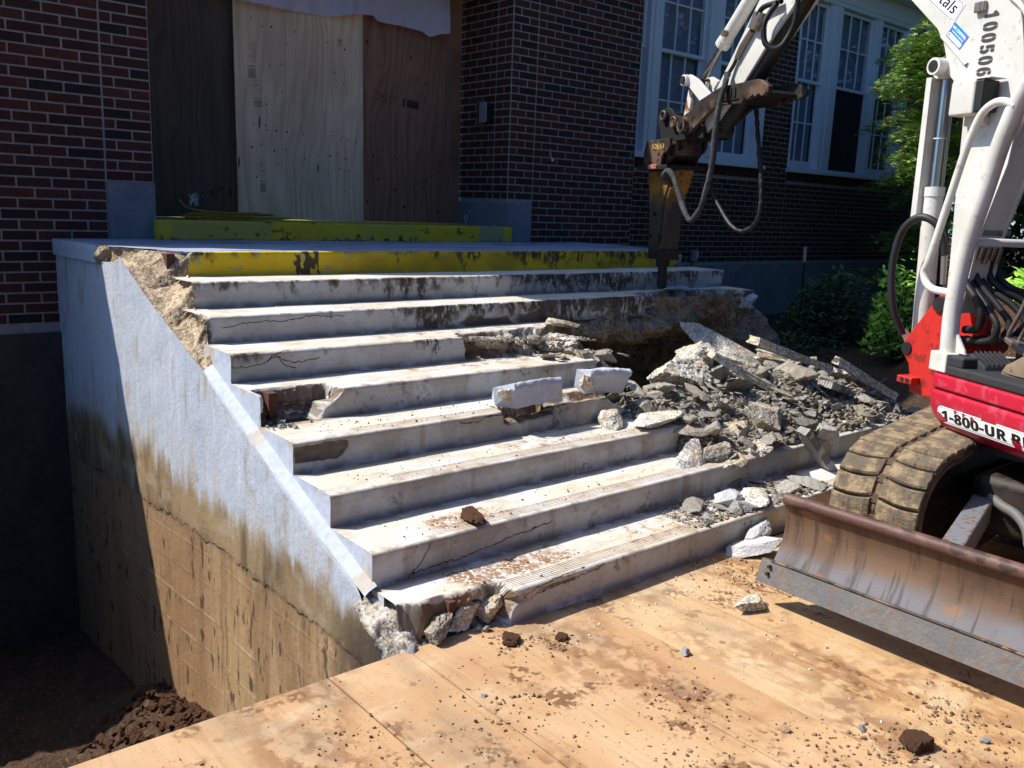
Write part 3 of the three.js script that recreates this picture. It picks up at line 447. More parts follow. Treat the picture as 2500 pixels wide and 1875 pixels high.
WIN.forEach(([a, b], wi) => {
  const win = new THREE.Group(); win.name = 'window'; building.add(win); win.userData.label = wi ? 'right white triple window with one lower sash screened' : 'left white triple window behind the breaker arm';
  const edges = wi ? [[10.0, 10.74], [11.06, 12.04], [12.25, 13.1]] : [[5.8, 6.76], [7.0, 7.91], [8.2, 9.06]];
  const z = MZ - 0.05, tr = [];
  const posts = wi ? [[a, 10.0], [10.74, 11.06], [12.04, 12.25], [13.1, b]] : [[a, 5.8], [6.76, 7.0], [7.91, 8.2], [9.06, b]];
  for (const [p, q] of posts) { tr.push(box(p, q, SILL, HEAD + 0.04, z - 0.1, z + 0.06, 0.006)); if (q - p > 0.15) { const c = (p + q) / 2, w = (q - p) * 0.22; tr.push(box(c - w, c + w, SILL + 0.05, HEAD, z + 0.058, z + 0.075, 0.004)); } }
  tr.push(box(a - 0.04, b + 0.04, SILL - 0.05, SILL, z - 0.1, z + 0.13, 0.008), box(a, b, HEAD - 0.02, HEAD + 0.06, z - 0.1, z + 0.085, 0.006), box(a, b, SILL - 0.001, SILL + 0.03, z - 0.1, z + 0.09, 0.004));
  part('window_frame', merge(tr), M.white, win);
  edges.forEach(([p, q], i) => {
    const raised = wi === 1 && i === 1;
    sash(win, p, q, 3.69, HEAD - 0.03, z + 0.0, 3, 2, true, false);
    sash(win, p, q, SILL + 0.03, 3.735, z - 0.04, 3, 2, !(raised || (wi === 1 && i === 2)), raised);
  });
});
building.userData.kind = undefined; delete building.userData.kind;
// ---------------------------------------------------------------- boards over the doorway
function plywoodTex(base, dark, seed, extra) {
  return canvasTex(768, 1152, (g, w, h) => {
    const im = g.createImageData(w, h);
    for (let j = 0; j < h; j++) for (let i = 0; i < w; i++) {
      const x = i / w * 1.22, y = j / h * 1.83, wv = fbm(x * 2.2, y * 0.7, seed, 3), gr = fbm(x * 60 + wv * 20, y * 2.2, seed + 5, 3), band = 0.5 + 0.5 * sin((x * 9 + wv * 9 + 0.3 * fbm(x * 2, y * 3, seed + 9, 2)) * 6.28);
      let c = mix3(hex3(base), hex3(dark), 0.35 * band + 0.5 * sstep(0.4, 0.75, gr)); c = mul3(c, 0.9 + 0.2 * fbm(x * 3, y * 2, seed + 3, 3));
      const k = (j * w + i) * 4; im.data[k] = c[0] * 255; im.data[k + 1] = c[1] * 255; im.data[k + 2] = c[2] * 255; im.data[k + 3] = 255;
    }
    g.putImageData(im, 0, 0); g.scale(w / 1024, h / 1536); extra && extra(g, 1024, 1536);
  });
}
const blobs = (g, pts, r0, col = '#1d1510') => { for (const [x, y, r] of pts) { g.fillStyle = col; g.beginPath(); g.ellipse(x, y, (r || r0), (r || r0) * 1.15, 0, 0, 7); g.fill(); } };
const knots = (g, pts) => { for (const [x, y, rx, ry] of pts) { const gr = g.createRadialGradient(x, y, 0, x, y, max(rx, ry)); gr.addColorStop(0, 'rgba(50,28,18,.95)'); gr.addColorStop(0.6, 'rgba(80,45,28,.8)'); gr.addColorStop(1, 'rgba(90,60,40,0)'); g.save(); g.translate(x, y); g.scale(rx / max(rx, ry), 1); g.translate(-x, -y); g.fillStyle = gr; g.beginPath(); g.arc(x, y, max(rx, ry), 0, 7); g.fill(); g.restore(); } };
// faint ink stamps on the sheets: boxes and strokes worn past reading
const stamp = (g, x, y, w, h, rot, seed, al) => { const R = rng(seed); g.save(); g.translate(x, y); g.rotate(rot); g.strokeStyle = g.fillStyle = `rgba(30,25,22,${al})`; g.lineWidth = 2.2; g.strokeRect(0, 0, w * 0.42, h); g.fillRect(w * 0.5, 0, w * 0.04, h); g.fillRect(w * 0.57, 0, w * 0.22, h * 0.95); g.strokeRect(w * 0.86, 0, w * 0.1, h); for (let i = 0; i < 3; i++) g.strokeRect(w * (0.03 + i * 0.13), h * 0.2, w * 0.1, h * 0.6); for (let i = 0; i < 9; i++) g.fillRect(w * (0.03 + R() * 0.36), h * R() * 0.8, w * 0.03, h * 0.1); g.restore(); };
{
  const mid = plywoodTex(0xdcc5a6, 0xbfa486, 3, (g, w, h) => {
    // positions measured on the sheet: x from its left edge, y from the top of what shows
    const P = [[0.13, 0.09], [0.21, 0.12], [0.28, 0.115, 7], [0.46, 0.12], [0.72, 0.145], [0.86, 0.165, 7], [0.39, 0.185], [0.71, 0.19, 3], [0.35, 0.28], [0.26, 0.295], [0.77, 0.285], [0.85, 0.335], [0.92, 0.32, 3], [0.35, 0.41], [0.23, 0.475], [0.93, 0.45, 3], [0.13, 0.575], [0.22, 0.575], [0.23, 0.595], [0.3, 0.595, 7], [0.38, 0.595, 7], [0.49, 0.57], [0.51, 0.6], [0.74, 0.595], [0.83, 0.6], [0.82, 0.615], [0.88, 0.61], [0.95, 0.615], [0.11, 0.68, 7], [0.18, 0.665], [0.28, 0.69, 7], [0.37, 0.68], [0.73, 0.695, 7], [0.79, 0.68], [0.86, 0.705, 6], [0.3, 0.75], [0.52, 0.72], [0.81, 0.755], [0.89, 0.765], [0.14, 0.82], [0.55, 0.84], [0.85, 0.87]];
    blobs(g, P.map(([x, y, r]) => [x * w, y * h * 0.98, (r || 5)]), 5);
    g.fillStyle = '#4a2a1c'; for (const [x, y, l] of [[0.165, 0.55, 44], [0.005, 0.74, 40], [0.62, 0.745, 34]]) { g.beginPath(); g.ellipse(x * w + 8, y * h, 6, l, 0.08, 0, 7); g.fill(); }
    stamp(g, 0.155 * w, 0.2 * h, 300, 60, PI / 2, 5, 0.3); stamp(g, 0.2 * w, 0.36 * h, 240, 70, PI / 2, 8, 0.25); stamp(g, 0.21 * w, 0.72 * h, 300, 46, PI / 2, 9, 0.3); stamp(g, 0.8 * w, 0.15 * h, 60, 40, -PI / 2, 12, 0.35);
  });
  const bG = (x0, x1, y0, y1, z, lean, h = 1.83, w = 1.22) => { const g = NI(new RoundedBoxGeometry(x1 - x0, y1 - y0, 0.018, 1, 0.003)), p = g.attributes.position, uv = g.attributes.uv; for (let i = 0; i < p.count; i++) uv.setXY(i, (p.getX(i) + (x1 - x0) / 2) / w, (p.getY(i) + (y1 - y0) / 2) / h); g.rotateX(lean); g.translate((x0 + x1) / 2, (y0 + y1) / 2, z); return g; };
  const y0 = LY + 0.151;
  const b1 = solo('plywood_board', bG(1.42, 2.66, y0, 3.95, -2.17, -0.02), std({ map: mid, roughness: 0.8 }), 'pale plywood sheet with nail holes, middle board of the doorway', 'plywood sheet');
  b1.rotation.z = 0;
  const right = plywoodTex(0x95705a, 0x75543f, 17, (g, w, h) => { knots(g, [[0.2, 0.1, 16, 26], [0.6, 0.14, 14, 22], [0.75, 0.26, 12, 18], [0.3, 0.2, 9, 9], [0.45, 0.52, 10, 14], [0.82, 0.55, 10, 12], [0.25, 0.66, 12, 14], [0.45, 0.66, 10, 14], [0.72, 0.67, 9, 12], [0.88, 0.68, 9, 14], [0.3, 0.78, 14, 16], [0.46, 0.83, 14, 16], [0.2, 0.9, 12, 20], [0.55, 0.92, 18, 18], [0.88, 0.94, 14, 18], [0.1, 0.12, 12, 12]].map(([a, b, c, d]) => [a * w, b * h, c, d])); stamp(g, 0.27 * w, 0.335 * h, 540, 66, 0.1, 21, 0.75); g.strokeStyle = 'rgba(50,30,20,.5)'; g.lineWidth = 7; g.beginPath(); g.moveTo(0.95 * w, 0.7 * h); g.lineTo(0.62 * w, 0.82 * h); g.stroke(); });
  solo('plywood_board', bG(2.5, 3.845, y0, 3.95, -2.24, -0.015), std({ map: right, roughness: 0.85, }), 'reddish brown knotty plywood sheet on the right side of the doorway', 'plywood sheet');
  const dk = plywoodTex(0x5a5044, 0x463d33, 29, (g, w, h) => { g.fillStyle = 'rgba(190,195,205,.55)'; for (let i = 0; i < 26; i++) { const a = hash(i, 1, 2), b = hash(i, 3, 4); g.beginPath(); g.ellipse(w * (0.62 + 0.06 * (a - 0.5)), h * (0.92 + 0.05 * (b - 0.5)), 8 + 12 * a, 4 + 12 * b, a * 3, 0, 7); g.fill(); } g.fillStyle = 'rgba(25,22,20,.8)'; for (let i = 0; i < 20; i++) { const a = hash(i, 7, 2), b = hash(i, 8, 4); g.beginPath(); g.ellipse(w * (0.6 + 0.3 * a), h * (0.84 + 0.06 * b), 10 * b, 6 + 12 * a, 0, 0, 7); g.fill(); } });
  solo('plywood_board', bG(0.3, 1.52, y0, 3.95, -2.235, -0.012), std({ map: dk, roughness: 0.9 }), 'dark weathered plywood sheet on the left side of the doorway', 'plywood sheet');
}
// plastic sheet hanging over the tops of the boards
{
  const by = polyline([[0.3, 3.34], [1.2, 3.31], [1.44, 3.298], [1.58, 3.289], [1.75, 3.286], [2.05, 3.302], [2.36, 3.319], [2.6, 3.37], [2.74, 3.386], [2.78, 3.345], [3.1, 3.345], [3.29, 3.33], [3.37, 3.29], [3.46, 3.325], [3.57, 3.348]]);
  const g = grid(150, 40, (u, v) => { const x = lerp(0.3, 3.57, u), y = lerp(4.1, by(x), v), w = fbm(x * 2.3, y * 1.1, 5, 3); return { p: [x, y, -2.13 + 0.05 * sin(x * 7 + w * 5) * v + 0.03 * fbm(x * 9, y * 6, 2, 3) + 0.04 * w], uv: [x, y] }; });
  solo('plastic_sheet', g, new THREE.MeshPhysicalMaterial({ color: lin(0.62, 0.6, 0.72), roughness: 0.45, transmission: 0.25, thickness: 0, side: THREE.DoubleSide }), 'pale translucent plastic sheet hanging over the tops of the door boards', 'plastic sheet');
}
// small fittings on the walls
{
  const grey = std({ color: lin(0.3, 0.32, 0.35), roughness: 0.5, metalness: 0.3 });
  const b = thing('electrical_box', 'small grey metal electrical box on the brick beside the doorway', 'electrical box', [3.85, 2.6, -1.79]);
  part('back_plate', box(3.842, 3.85, 2.48, 2.74, -1.96, -1.83, 0.002), std({ color: lin(0.1, 0.08, 0.06), roughness: 0.7 }), b); part('housing', box(3.76, 3.85, 2.52, 2.7, -1.83, -1.7, 0.008), M.dark, b); part('cover', box(3.75, 3.762, 2.515, 2.705, -1.80, -1.69, 0.004), grey, b);
  const o = thing('outlet_box', 'small outlet box low on the main brick wall behind the breaker', 'outlet', [7.9, 1.15, -2.33]); part('case', box(7.84, 7.96, 1.09, 1.24, -2.34, -2.28, 0.01), grey, o); part('conduit', cyl([7.9, 1.09, -2.31], [7.9, 1.04, -2.31], 0.012), grey, o); part('label_plate', box(7.92, 7.955, 1.14, 1.22, -2.281, -2.277), std({ color: lin(0.7, 0.7, 0.7) }), o);
  const h = thing('wall_hook', 'short metal hook with a white dab on the brick pier', 'hook', [4.39, 2.26, -1.43]); part('rod', cyl([4.39, 2.3, -1.44], [4.39, 2.2, -1.42], 0.006), grey, h); part('tip', new THREE.SphereGeometry(0.016, 10, 8).translate(4.4, 2.19, -1.41), std({ color: lin(0.6, 0.65, 0.75) }), h);
  const e = thing('eye_bolt', 'small eye bolt standing on the yellow threshold by the right reveal', 'eye bolt', [3.45, LY + 0.15, -1.5]); part('shank', cyl([3.4, LY + 0.15, -1.5], [3.4, LY + 0.21, -1.5], 0.005), grey, e); part('ring', new THREE.TorusGeometry(0.018, 0.005, 8, 20).translate(3.4, LY + 0.228, -1.5), grey, e);
  // yellow cord lying on the threshold
  const R = rng(5), pts = []; for (let i = 0; i < 12; i++) pts.push([0.52 + (i % 2 ? 0.72 : 0.05) + R() * 0.2 + (i % 5) * 0.04, LY + 0.157 + 0.012 * (i % 4) + R() * 0.02, -1.5 - 0.18 * R()]);
  pts.push([0.75, LY + 0.24, -1.52], [0.7, LY + 0.3, -1.56]);
  solo('yellow_cord', tube(pts, 0.0065, 420, 6), std({ color: lin(0.3, 0.23, 0.03), roughness: 0.7 }), 'yellow extension cord lying in loose loops on the threshold by the dark board', 'cord');
}
// ================================================================ ground, pit and plywood deck
const soilTex = tex(1024, 1024, (u, v) => { const a = tfbm(u, v, 8, 5, 3), b = tfbm(u, v, 60, 3, 9), g = hash(floor(u * 1024), floor(v * 1024), 3); let c = mix3(hex3(0x2e2118), hex3(0x5a412c), a * 0.6 + b * 0.4); if (b > 0.68) c = mix3(c, hex3(0x77583e), 0.6); return mul3(c, 0.85 + 0.25 * g); });
const soilBump = tex(512, 512, (u, v) => gray(0.5 * tfbm(u, v, 12, 5, 5) + 0.5 * tfbm(u, v, 50, 3, 6)), false);
M.soil = std({ map: soilTex, bumpMap: soilBump, bumpScale: 0.03, roughness: 1 });
const gY = (x, z) => { let y = -0.06; y += 0.34 * sstep(5.0, 7.5, x) * sstep(3.4, 1.5, z); y += 0.05 * (fbm(x * 1.3, z * 1.3, 3, 4) - 0.5) * sstep(4, 6, abs(x) + abs(z)); return y; };
{
  const P = [], U = [], I = []; const xs = [], zs = [];
  for (let x = -60; x < -3; x += 6) xs.push(x); for (let x = -3; x <= 16; x += 0.25) xs.push(x); for (let x = 20; x <= 90; x += 8) xs.push(x);
  for (let z = -60; z < -3; z += 6) zs.push(z); for (let z = -3; z <= 8; z += 0.25) zs.push(z); for (let z = 12; z <= 60; z += 8) zs.push(z);
  for (const z of zs) for (const x of xs) { P.push(x, gY(x, z), z); U.push(x, z); }
  const n = xs.length; for (let j = 0; j < zs.length - 1; j++) for (let i = 0; i < n - 1; i++) { const x = (xs[i] + xs[i + 1]) / 2, z = (zs[j] + zs[j + 1]) / 2; if (x > -2.5 && x < 5.0 && z > -3 && z < 2.75) continue; const a = j * n + i; I.push(a, a + n, a + n + 1, a, a + n + 1, a + 1); }
  const g = new THREE.BufferGeometry(); g.setAttribute('position', new THREE.Float32BufferAttribute(P, 3)); g.setAttribute('uv', new THREE.Float32BufferAttribute(U, 2)); g.setIndex(I); g.computeVertexNormals(); struct('ground', g, M.soil);
  // pit beside the stair: floor heaped against the wall, two earth banks
  const fl = grid(90, 110, (u, v) => { const x = lerp(-2.5, 0.1, u), z = lerp(-1.5, 2.75, v), n = fbm(x * 4, z * 4, 8, 4), m = fbm(x * 22, z * 22, 9, 3); return { p: [x, -1.62 + 0.24 * sstep(-0.75, -0.1, x) * sstep(-0.5, 0.3, z) + 0.1 * n + 0.07 * m + 0.25 * sstep(0.3, 1.8, z), z], uv: [x, z] }; });
  struct('pit_floor', fl, M.soil);
  const bk = grid(60, 30, (u, v) => { const z = lerp(-1.6, 2.8, u), y = lerp(-0.05, -1.75, v), n = fbm(z * 3, y * 3, 4, 4); return { p: [-2.35 + 0.3 * v + 0.18 * n, y, z], uv: [z, y] }; }); struct('pit_bank', bk, M.soil);
  const bf = grid(60, 20, (u, v) => { const x = lerp(-2.6, 0.2, u), y = lerp(-0.05, -1.75, v), n = fbm(x * 3, y * 3, 4, 4); return { p: [x, y, 2.85 - 0.15 * v + 0.1 * n], uv: [x, y] }; }); struct('pit_front_bank', bf, M.soil);
  const sub = grid(60, 30, (u, v) => { const x = lerp(0.0, 5.2, u), z = lerp(-1.3, 2.7, v); return { p: [x, -0.12 + 0.06 * fbm(x * 6, z * 6, 2, 3), z], uv: [x, z] }; }); struct('soil_under_stairs', sub, M.soil);
}
// plywood sheets laid on the ground in front of the stairs
function deckTex(seed, pink) {
  return tex(800, 1400, (u, v) => {
    const x = u * 1.22, y = v * 2.44, w = fbm(x * 2.5, y * 0.6, seed, 3), g = fbm(x * 22 + w * 14, y * 2.2, seed + 4, 5), b = 0.5 + 0.5 * sin((x * 7 + w * 10) * 6.28), m = fbm(x * 3, y * 3, seed + 9, 5), f = fbm(x * 26, y * 26, seed + 3, 3);
    let c = mix3(hex3(0xbd976a), hex3(0xc9a578), g); c = mix3(c, hex3(0x9f7048), 0.25 * sstep(0.5, 0.8, g) + 0.1 * b); c = mix3(c, pink ? hex3(0xb0835f) : hex3(0xc79f68), 0.5 * m);
    c = mix3(c, hex3(0xd2b894), 0.5 * sstep(0.48, 0.75, fbm(x * 1.6, y * 1.6, seed + 21, 4)));
    c = mix3(c, hex3(0x8c6340), 0.75 * sstep(0.46, 0.74, fbm(x * 3.2, y * 2.2, seed + 14, 6, 0.6)) * sstep(0.3, 0.6, f));     // trodden-in soil
    c = mix3(c, hex3(0x664328), 0.75 * sstep(0.56, 0.74, fbm(x * 5, y * 5, seed + 15, 6, 0.62)) * sstep(0.4, 0.62, vn(x * 70, y * 70, 5)));
    c = mix3(c, hex3(0x8f7c66), 0.35 * sstep(0.6, 0.8, fbm(x * 5, y * 2, seed + 33, 3)));
    const sp = vn(x * 150, y * 150, seed); if (sp > 0.93) c = mix3(c, hex3(0x6b4528), 0.6); if (sp < 0.03) c = mix3(c, hex3(0xded3c4), 0.7);
    const kx = (x * 3.1) % 1, ky = (y * 2.3) % 1, kr = hash(floor(x * 3.1), floor(y * 2.3), seed); if (kr > 0.78) { const d = hypot((kx - 0.3 - 0.4 * kr) / 3.1, (ky - 0.5) / 2.3); c = mix3(c, hex3(0x8a5f40), 0.7 * sstep(0.02, 0.008, d)); }
    for (const [cx, a, e] of [[0.3 + 0.2 * hash(seed, 2, 1), 0, 1.3], [0.8 + 0.1 * hash(seed, 3, 1), 0.9, 2.4]]) { const d = abs(x - cx - 0.03 * (fbm(y * 2, 1, seed, 3) - 0.5)); if (y > a && y < e && d < 0.0016) c = mul3(c, 0.65); }
    c = mul3(c, 1 - 0.07 * sstep(0.55, 0.85, fbm(x * 60, y * 4, seed + 41, 4))); c = mix3(c, hex3(0xd6c6ac), 0.4 * sstep(0.55, 0.8, fbm(x * 2.2 + 7, y * 5, seed + 43, 6, 0.62))); const ed = min(x, 1.22 - x, y, 2.44 - y); c = mul3(c, 0.82 + 0.18 * sstep(0, 0.005, ed)); for (let q = 0; q < 5; q++) { if (hypot(x - 0.02, y - 0.05 - q * 0.58) < 0.005 || hypot(x - 1.2, y - 0.05 - q * 0.58) < 0.005) c = mul3(c, 0.45); } return c;
  }, true, false);
}
const deckBump = tex(512, 512, (u, v) => gray(0.5 * tfbm(u, v, 30, 4, 3) + 0.5 * tfbm(u, v, 6, 4, 5)), false);
const DK = [deckTex(3, true), deckTex(57, false), deckTex(101, false)];
const deckN = [
  [-1.57, -0.3502, 2.70, 5.14, 0, 'weathered tan plywood sheet at the left end of the deck, by the pit', 0.0],
  [-0.348, 0.8695, 2.705, 5.14, 0, 'pinkish tan plywood ground sheet below the smashed step corner', 0.003],
  [0.8715, 2.0915, 2.74, 5.18, 1, 'golden plywood ground sheet under the left end of the dozer blade', 0.0],
  [2.0935, 3.31, 2.8, 5.24, 2, 'soiled plywood ground sheet beneath the excavator', -0.004],
];
for (const [x0, x1, z0, z1, m, label, y] of deckN) {
  const g = NI(new RoundedBoxGeometry(x1 - x0, 0.018, z1 - z0, 2, 0.003)), p = g.attributes.position, uv = g.attributes.uv; for (let i = 0; i < p.count; i++) { uv.setXY(i, p.getX(i) / (x1 - x0) + 0.5, p.getZ(i) / (z1 - z0) + 0.5); }
  g.translate((x0 + x1) / 2, -0.009 + y, (z0 + z1) / 2); solo('plywood_ground_sheet', g, std({ map: DK[m], roughness: 0.82, bumpMap: deckBump, bumpScale: 0.0015 }), label, 'plywood sheet');
}
// ================================================================ broken concrete
function rock(seed, sx, sy, sz, planes = 9, rough = 0.05, det = 4, cut = 0.62) { // convex-ish fractured lump: a ball trimmed by random planes, then roughened
  const R = rng(seed), g0 = new THREE.IcosahedronGeometry(1, det); g0.deleteAttribute('uv'); g0.deleteAttribute('normal'); const g = mergeVertices(g0, 1e-4), p = g.attributes.position, N = [];
  for (let i = 0; i < planes; i++) { const v = V3(R() * 2 - 1, R() * 2 - 1, R() * 2 - 1).normalize(); N.push([v, cut * (0.75 + 0.5 * R())]); }
  N.push([V3(0, 1, 0.2 * (R() - 0.5)).normalize(), 0.6], [V3(0, -1, 0), 0.6]);
  const v = V3();
  for (let i = 0; i < p.count; i++) {
    v.fromBufferAttribute(p, i); let t = 1.35; for (const [n, d] of N) { const q = v.dot(n); if (q > 0.01) t = min(t, d / q); }
    v.multiplyScalar(t); const k = 1 + rough * 2 * (fbm3(v.x * 2.6 + seed, v.y * 2.6, v.z * 2.6, 3) - 0.5) + rough * 1.6 * (fbm3(v.x * 7 + seed, v.y * 7, v.z * 7, 3) - 0.5) + (det > 8 ? rough * 0.7 * (fbm3(v.x * 22 + seed, v.y * 22, v.z * 22, 2) - 0.5) : 0); v.multiplyScalar(k); p.setXYZ(i, v.x * sx, v.y * sy, v.z * sz);
  }
  const h = toCreasedNormals(g, 0.55); return triUV(h, 2.2);
}
const rubTex = tex(512, 512, (u, v) => { const a = tfbm(u, v, 9, 5, 43), g = tfbm(u, v, 44, 3, 19), b = hash(floor(u * 512), floor(v * 512), 15); let c = mix3(hex3(0x8d887e), hex3(0xc2bcb0), sstep(0.3, 0.7, a)); c = mix3(c, hex3(0xb09c7e), 0.7 * sstep(0.5, 0.7, tfbm(u, v, 5, 4, 23))); if (g > 0.64) c = mix3(c, hex3(0xd4d2ce), 0.7); if (g < 0.33) c = mix3(c, hex3(0x55524e), 0.6); return mul3(c, 0.92 + 0.14 * b); });
M.rubA = std({ map: rubTex, bumpMap: rawBump, bumpScale: 0.012, roughness: 0.95, color: lin(1.4, 1.4, 1.38) });
M.rubB = std({ map: rubTex, bumpMap: rawBump, bumpScale: 0.012, roughness: 0.95, color: lin(1.25, 1.18, 1.06) });
M.rubC = std({ map: rubTex, bumpMap: rawBump, bumpScale: 0.010, roughness: 0.95, color: lin(1.55, 1.58, 1.6) });
M.rubD = std({ map: rubTex, bumpMap: rawBump, bumpScale: 0.010, roughness: 0.95, color: lin(0.75, 0.75, 0.74) });
const plaster = std({ map: tex(256, 256, (u, v) => mul3(mix3(hex3(0xb9b8b6), hex3(0xdad8d4), tfbm(u, v, 6, 4, 8)), 0.92 + 0.1 * tfbm(u, v, 50, 2, 3))), bumpMap: fineBump, bumpScale: 0.008, roughness: 0.9 });
const grooveTex = tex(128, 256, (u, v) => { const m = (v * 8) % 1, n = tfbm(u, v, 12, 4, 4); return mul3(mix3(hex3(0x9c9892), hex3(0xbab5ac), n), m < 0.3 ? 0.66 : 1); });
const grooveBump = tex(128, 256, (u, v) => gray(((v * 8) % 1) < 0.3 ? 0.1 : 0.9), false);
M.groove = std({ map: grooveTex, bumpMap: grooveBump, bumpScale: 0.006, roughness: 0.95 });
const slabs = [], lumps = [];
for (let i = 0; i < 12; i++) { slabs.push(rock(100 + i, 1, 0.15 + 0.02 * (i % 5), 0.6 + 0.05 * (i % 4), 16, 0.045, 10, 0.6)); lumps.push(rock(200 + i, 1, 0.62, 0.75, 12, 0.08, 10, 0.56)); }
// height of what lies under the pile: the steps, and the collapsed hollow where steps are gone
const under = (x, z) => {
  const k = clamp(Math.ceil(z / RUN), 1, 9), solid = LY - k * H; const gone = x > XW[min(8, k)] - 0.05 ? 1 : 0;
  return gone ? max(0.02, min(solid, 0.5 - 0.16 * z)) : solid;
};
const ridge = polyline([[1.9, 0.5], [2.3, 0.56], [2.7, 0.56], [3.2, 0.54], [3.8, 0.62], [4.3, 0.55], [4.7, 0.45], [5.1, 0.36], [5.6, 0.06]]);
const pileTop = (x, z) => { // heap surface: a ridge that falls to the nose of the seventh step in front and into the hollow behind
  const e = sstep(1.85, 2.3, x - 0.45 * max(0, z - 1.7)) * sstep(5.75, 5.2, x) * sstep(2.45, 2.36, z + 0.5 * max(0, 4.1 - x) * 0) * sstep(1.18, 1.6, z + 0.08 * (x - 3));
  const hgt = lerp(0.35 - 0.2 * sstep(4.2, 5.2, x), ridge(x), sstep(2.42, 1.7, z)) + 0.08 * (fbm(x * 2.2, z * 2.2, 5, 3) - 0.5); return lerp(-0.12, hgt, pow(e, 0.6));
};
{
  const g = grid(230, 120, (u, v) => { const x = lerp(1.75, 6.0, u), z = lerp(1.0, 2.75, v), n = fbm(x * 7, z * 7, 3, 4) - 0.5, m = fbm(x * 30, z * 30, 8, 3) - 0.5, l = fbm(x * 60, z * 60, 12, 2) - 0.5; return { p: [x + m * 0.03, pileTop(x, z) + 0.11 * n + 0.06 * m + 0.025 * l - 0.05, z], uv: [x * 1.6, z * 1.6] }; });
  const r = solo('rubble_heap', g, M.rubB, 'heap of crushed concrete grit filling between the chunks on the demolished steps', 'rubble'); r.userData.kind = 'stuff';
}
const RR = rng(77);
function chunk(geo, mat, pos, size, rot, label, group, name = 'concrete_chunk') { const m = sh(new THREE.Mesh(geo, mat)); m.name = numbered(name); m.position.set(...pos); m.scale.setScalar(size); m.rotation.set(...rot); scene.add(m); tag(m, label, 'concrete chunk', group); return m; }
const pick = a => a[floor(RR() * a.length)];
const GL = 'jumbled angular concrete fragment among the many in the rubble pile on the steps', GG = 'fragments in the rubble pile';
for (let i = 0; i < 210; i++) {
  const x = 1.95 + 3.4 * pow(RR(), 1.05), z = 1.3 + 1.1 * RR(), y = pileTop(x, z); if (y < 0.05 || y < under(x, z) - 0.2) continue;
  const big = RR() < 0.15, s = big ? 0.1 + 0.06 * RR() : 0.035 + 0.06 * pow(RR(), 1.3), slab = RR() < 0.68, m = pick([M.rubA, M.rubA, M.rubB, M.rubB, M.rubC, M.rubD]);
  const zone = x < 2.75 ? 'at the left end of the rubble pile' : x < 3.6 ? (z < 1.75 ? 'behind the middle of the rubble pile' : 'at the front middle of the rubble pile') : x < 4.4 ? (z < 1.8 ? 'at the back right of the rubble pile' : 'at the front right of the rubble pile') : 'at the far right end of the rubble pile', look = (s > 0.115 ? 'large ' : s < 0.06 ? 'small ' : 'middling ') + (m === M.rubC ? 'whitish ' : m === M.rubB ? 'tan ' : m === M.rubD ? 'dark grey ' : 'grey ') + (slab ? 'flat slab' : 'angular lump');
  chunk(pick(slab ? slabs : lumps), m, [x, y + s * (slab ? 0.1 : 0.3) + 0.02, z], s, [(RR() - 0.5) * 1.1, RR() * 6.28, (RR() - 0.5) * 1.1], look + ' of concrete ' + zone, look + 's ' + zone);
}
let lastMat = null; const lookOf = (i, s, zone) => { const w = s > 0.06 ? 'large ' : s > 0.035 ? 'middling ' : s > 0.018 ? 'small ' : 'tiny '; return w + (lastMat === M.rubC ? 'whitish ' : lastMat === plaster ? 'chalky white ' : lastMat === M.rubB ? 'tan ' : 'grey ') + 'concrete bit ' + zone; };
const pickM = a => (lastMat = pick(a));
// loose pieces on the lower steps near the blade
for (let i = 0; i < 24; i++) { const x = 1.75 + 1.2 * RR(), t = RR(), z = 2.46 + 0.3 * t, s = 0.025 + 0.05 * pow(RR(), 2) + (i < 4 ? 0.05 : 0); chunk(pick(i % 2 ? slabs : lumps), pickM([M.rubC, plaster, M.rubC, M.rubA]), [x, LY - 8 * H + s * 0.25, z], s, [(RR() - 0.5) * 0.5, RR() * 6.28, (RR() - 0.5) * 0.5], lookOf(i, s, 'in the scatter on the bottom tread beside the blade'), lookOf(i, s, 'in the scatter on the bottom tread beside the blade') + ' (alike)'); }
for (let i = 0; i < 26; i++) { const x = 1.5 + 1.0 * RR(), z = 0.75 + 0.28 * RR(), s = 0.03 + 0.06 * pow(RR(), 1.6); chunk(pick(i % 2 ? slabs : lumps), pickM([M.rubA, M.rubB, M.rubA, M.rubC]), [x, LY - 3 * H - 0.05 + s * 0.3 - 0.06 * max(0, x - 1.5), z + 0.1 * (x - 1.5)], s, [(RR() - 0.5) * 0.9, RR() * 6.28, (RR() - 0.5) * 0.9], lookOf(i, s, 'in the crumbled part of the fourth step'), lookOf(i, s, 'in the crumbled part of the fourth step') + ' (alike)'); }
for (let i = 0; i < 14; i++) { const x = 2.0 + 0.75 * RR(), z = 1.15 + 0.22 * RR(), s = 0.03 + 0.05 * RR(); chunk(pick(i % 2 ? slabs : lumps), pickM([M.rubA, M.rubB]), [x, LY - 4 * H + 0.02 - 0.1 * max(0, x - 2.3), z], s, [(RR() - 0.5) * 0.9, RR() * 6.28, (RR() - 0.5) * 0.9], lookOf(i, s, 'on the tread below the crumbled fourth step'), lookOf(i, s, 'on the tread below the crumbled fourth step') + ' (alike)'); }
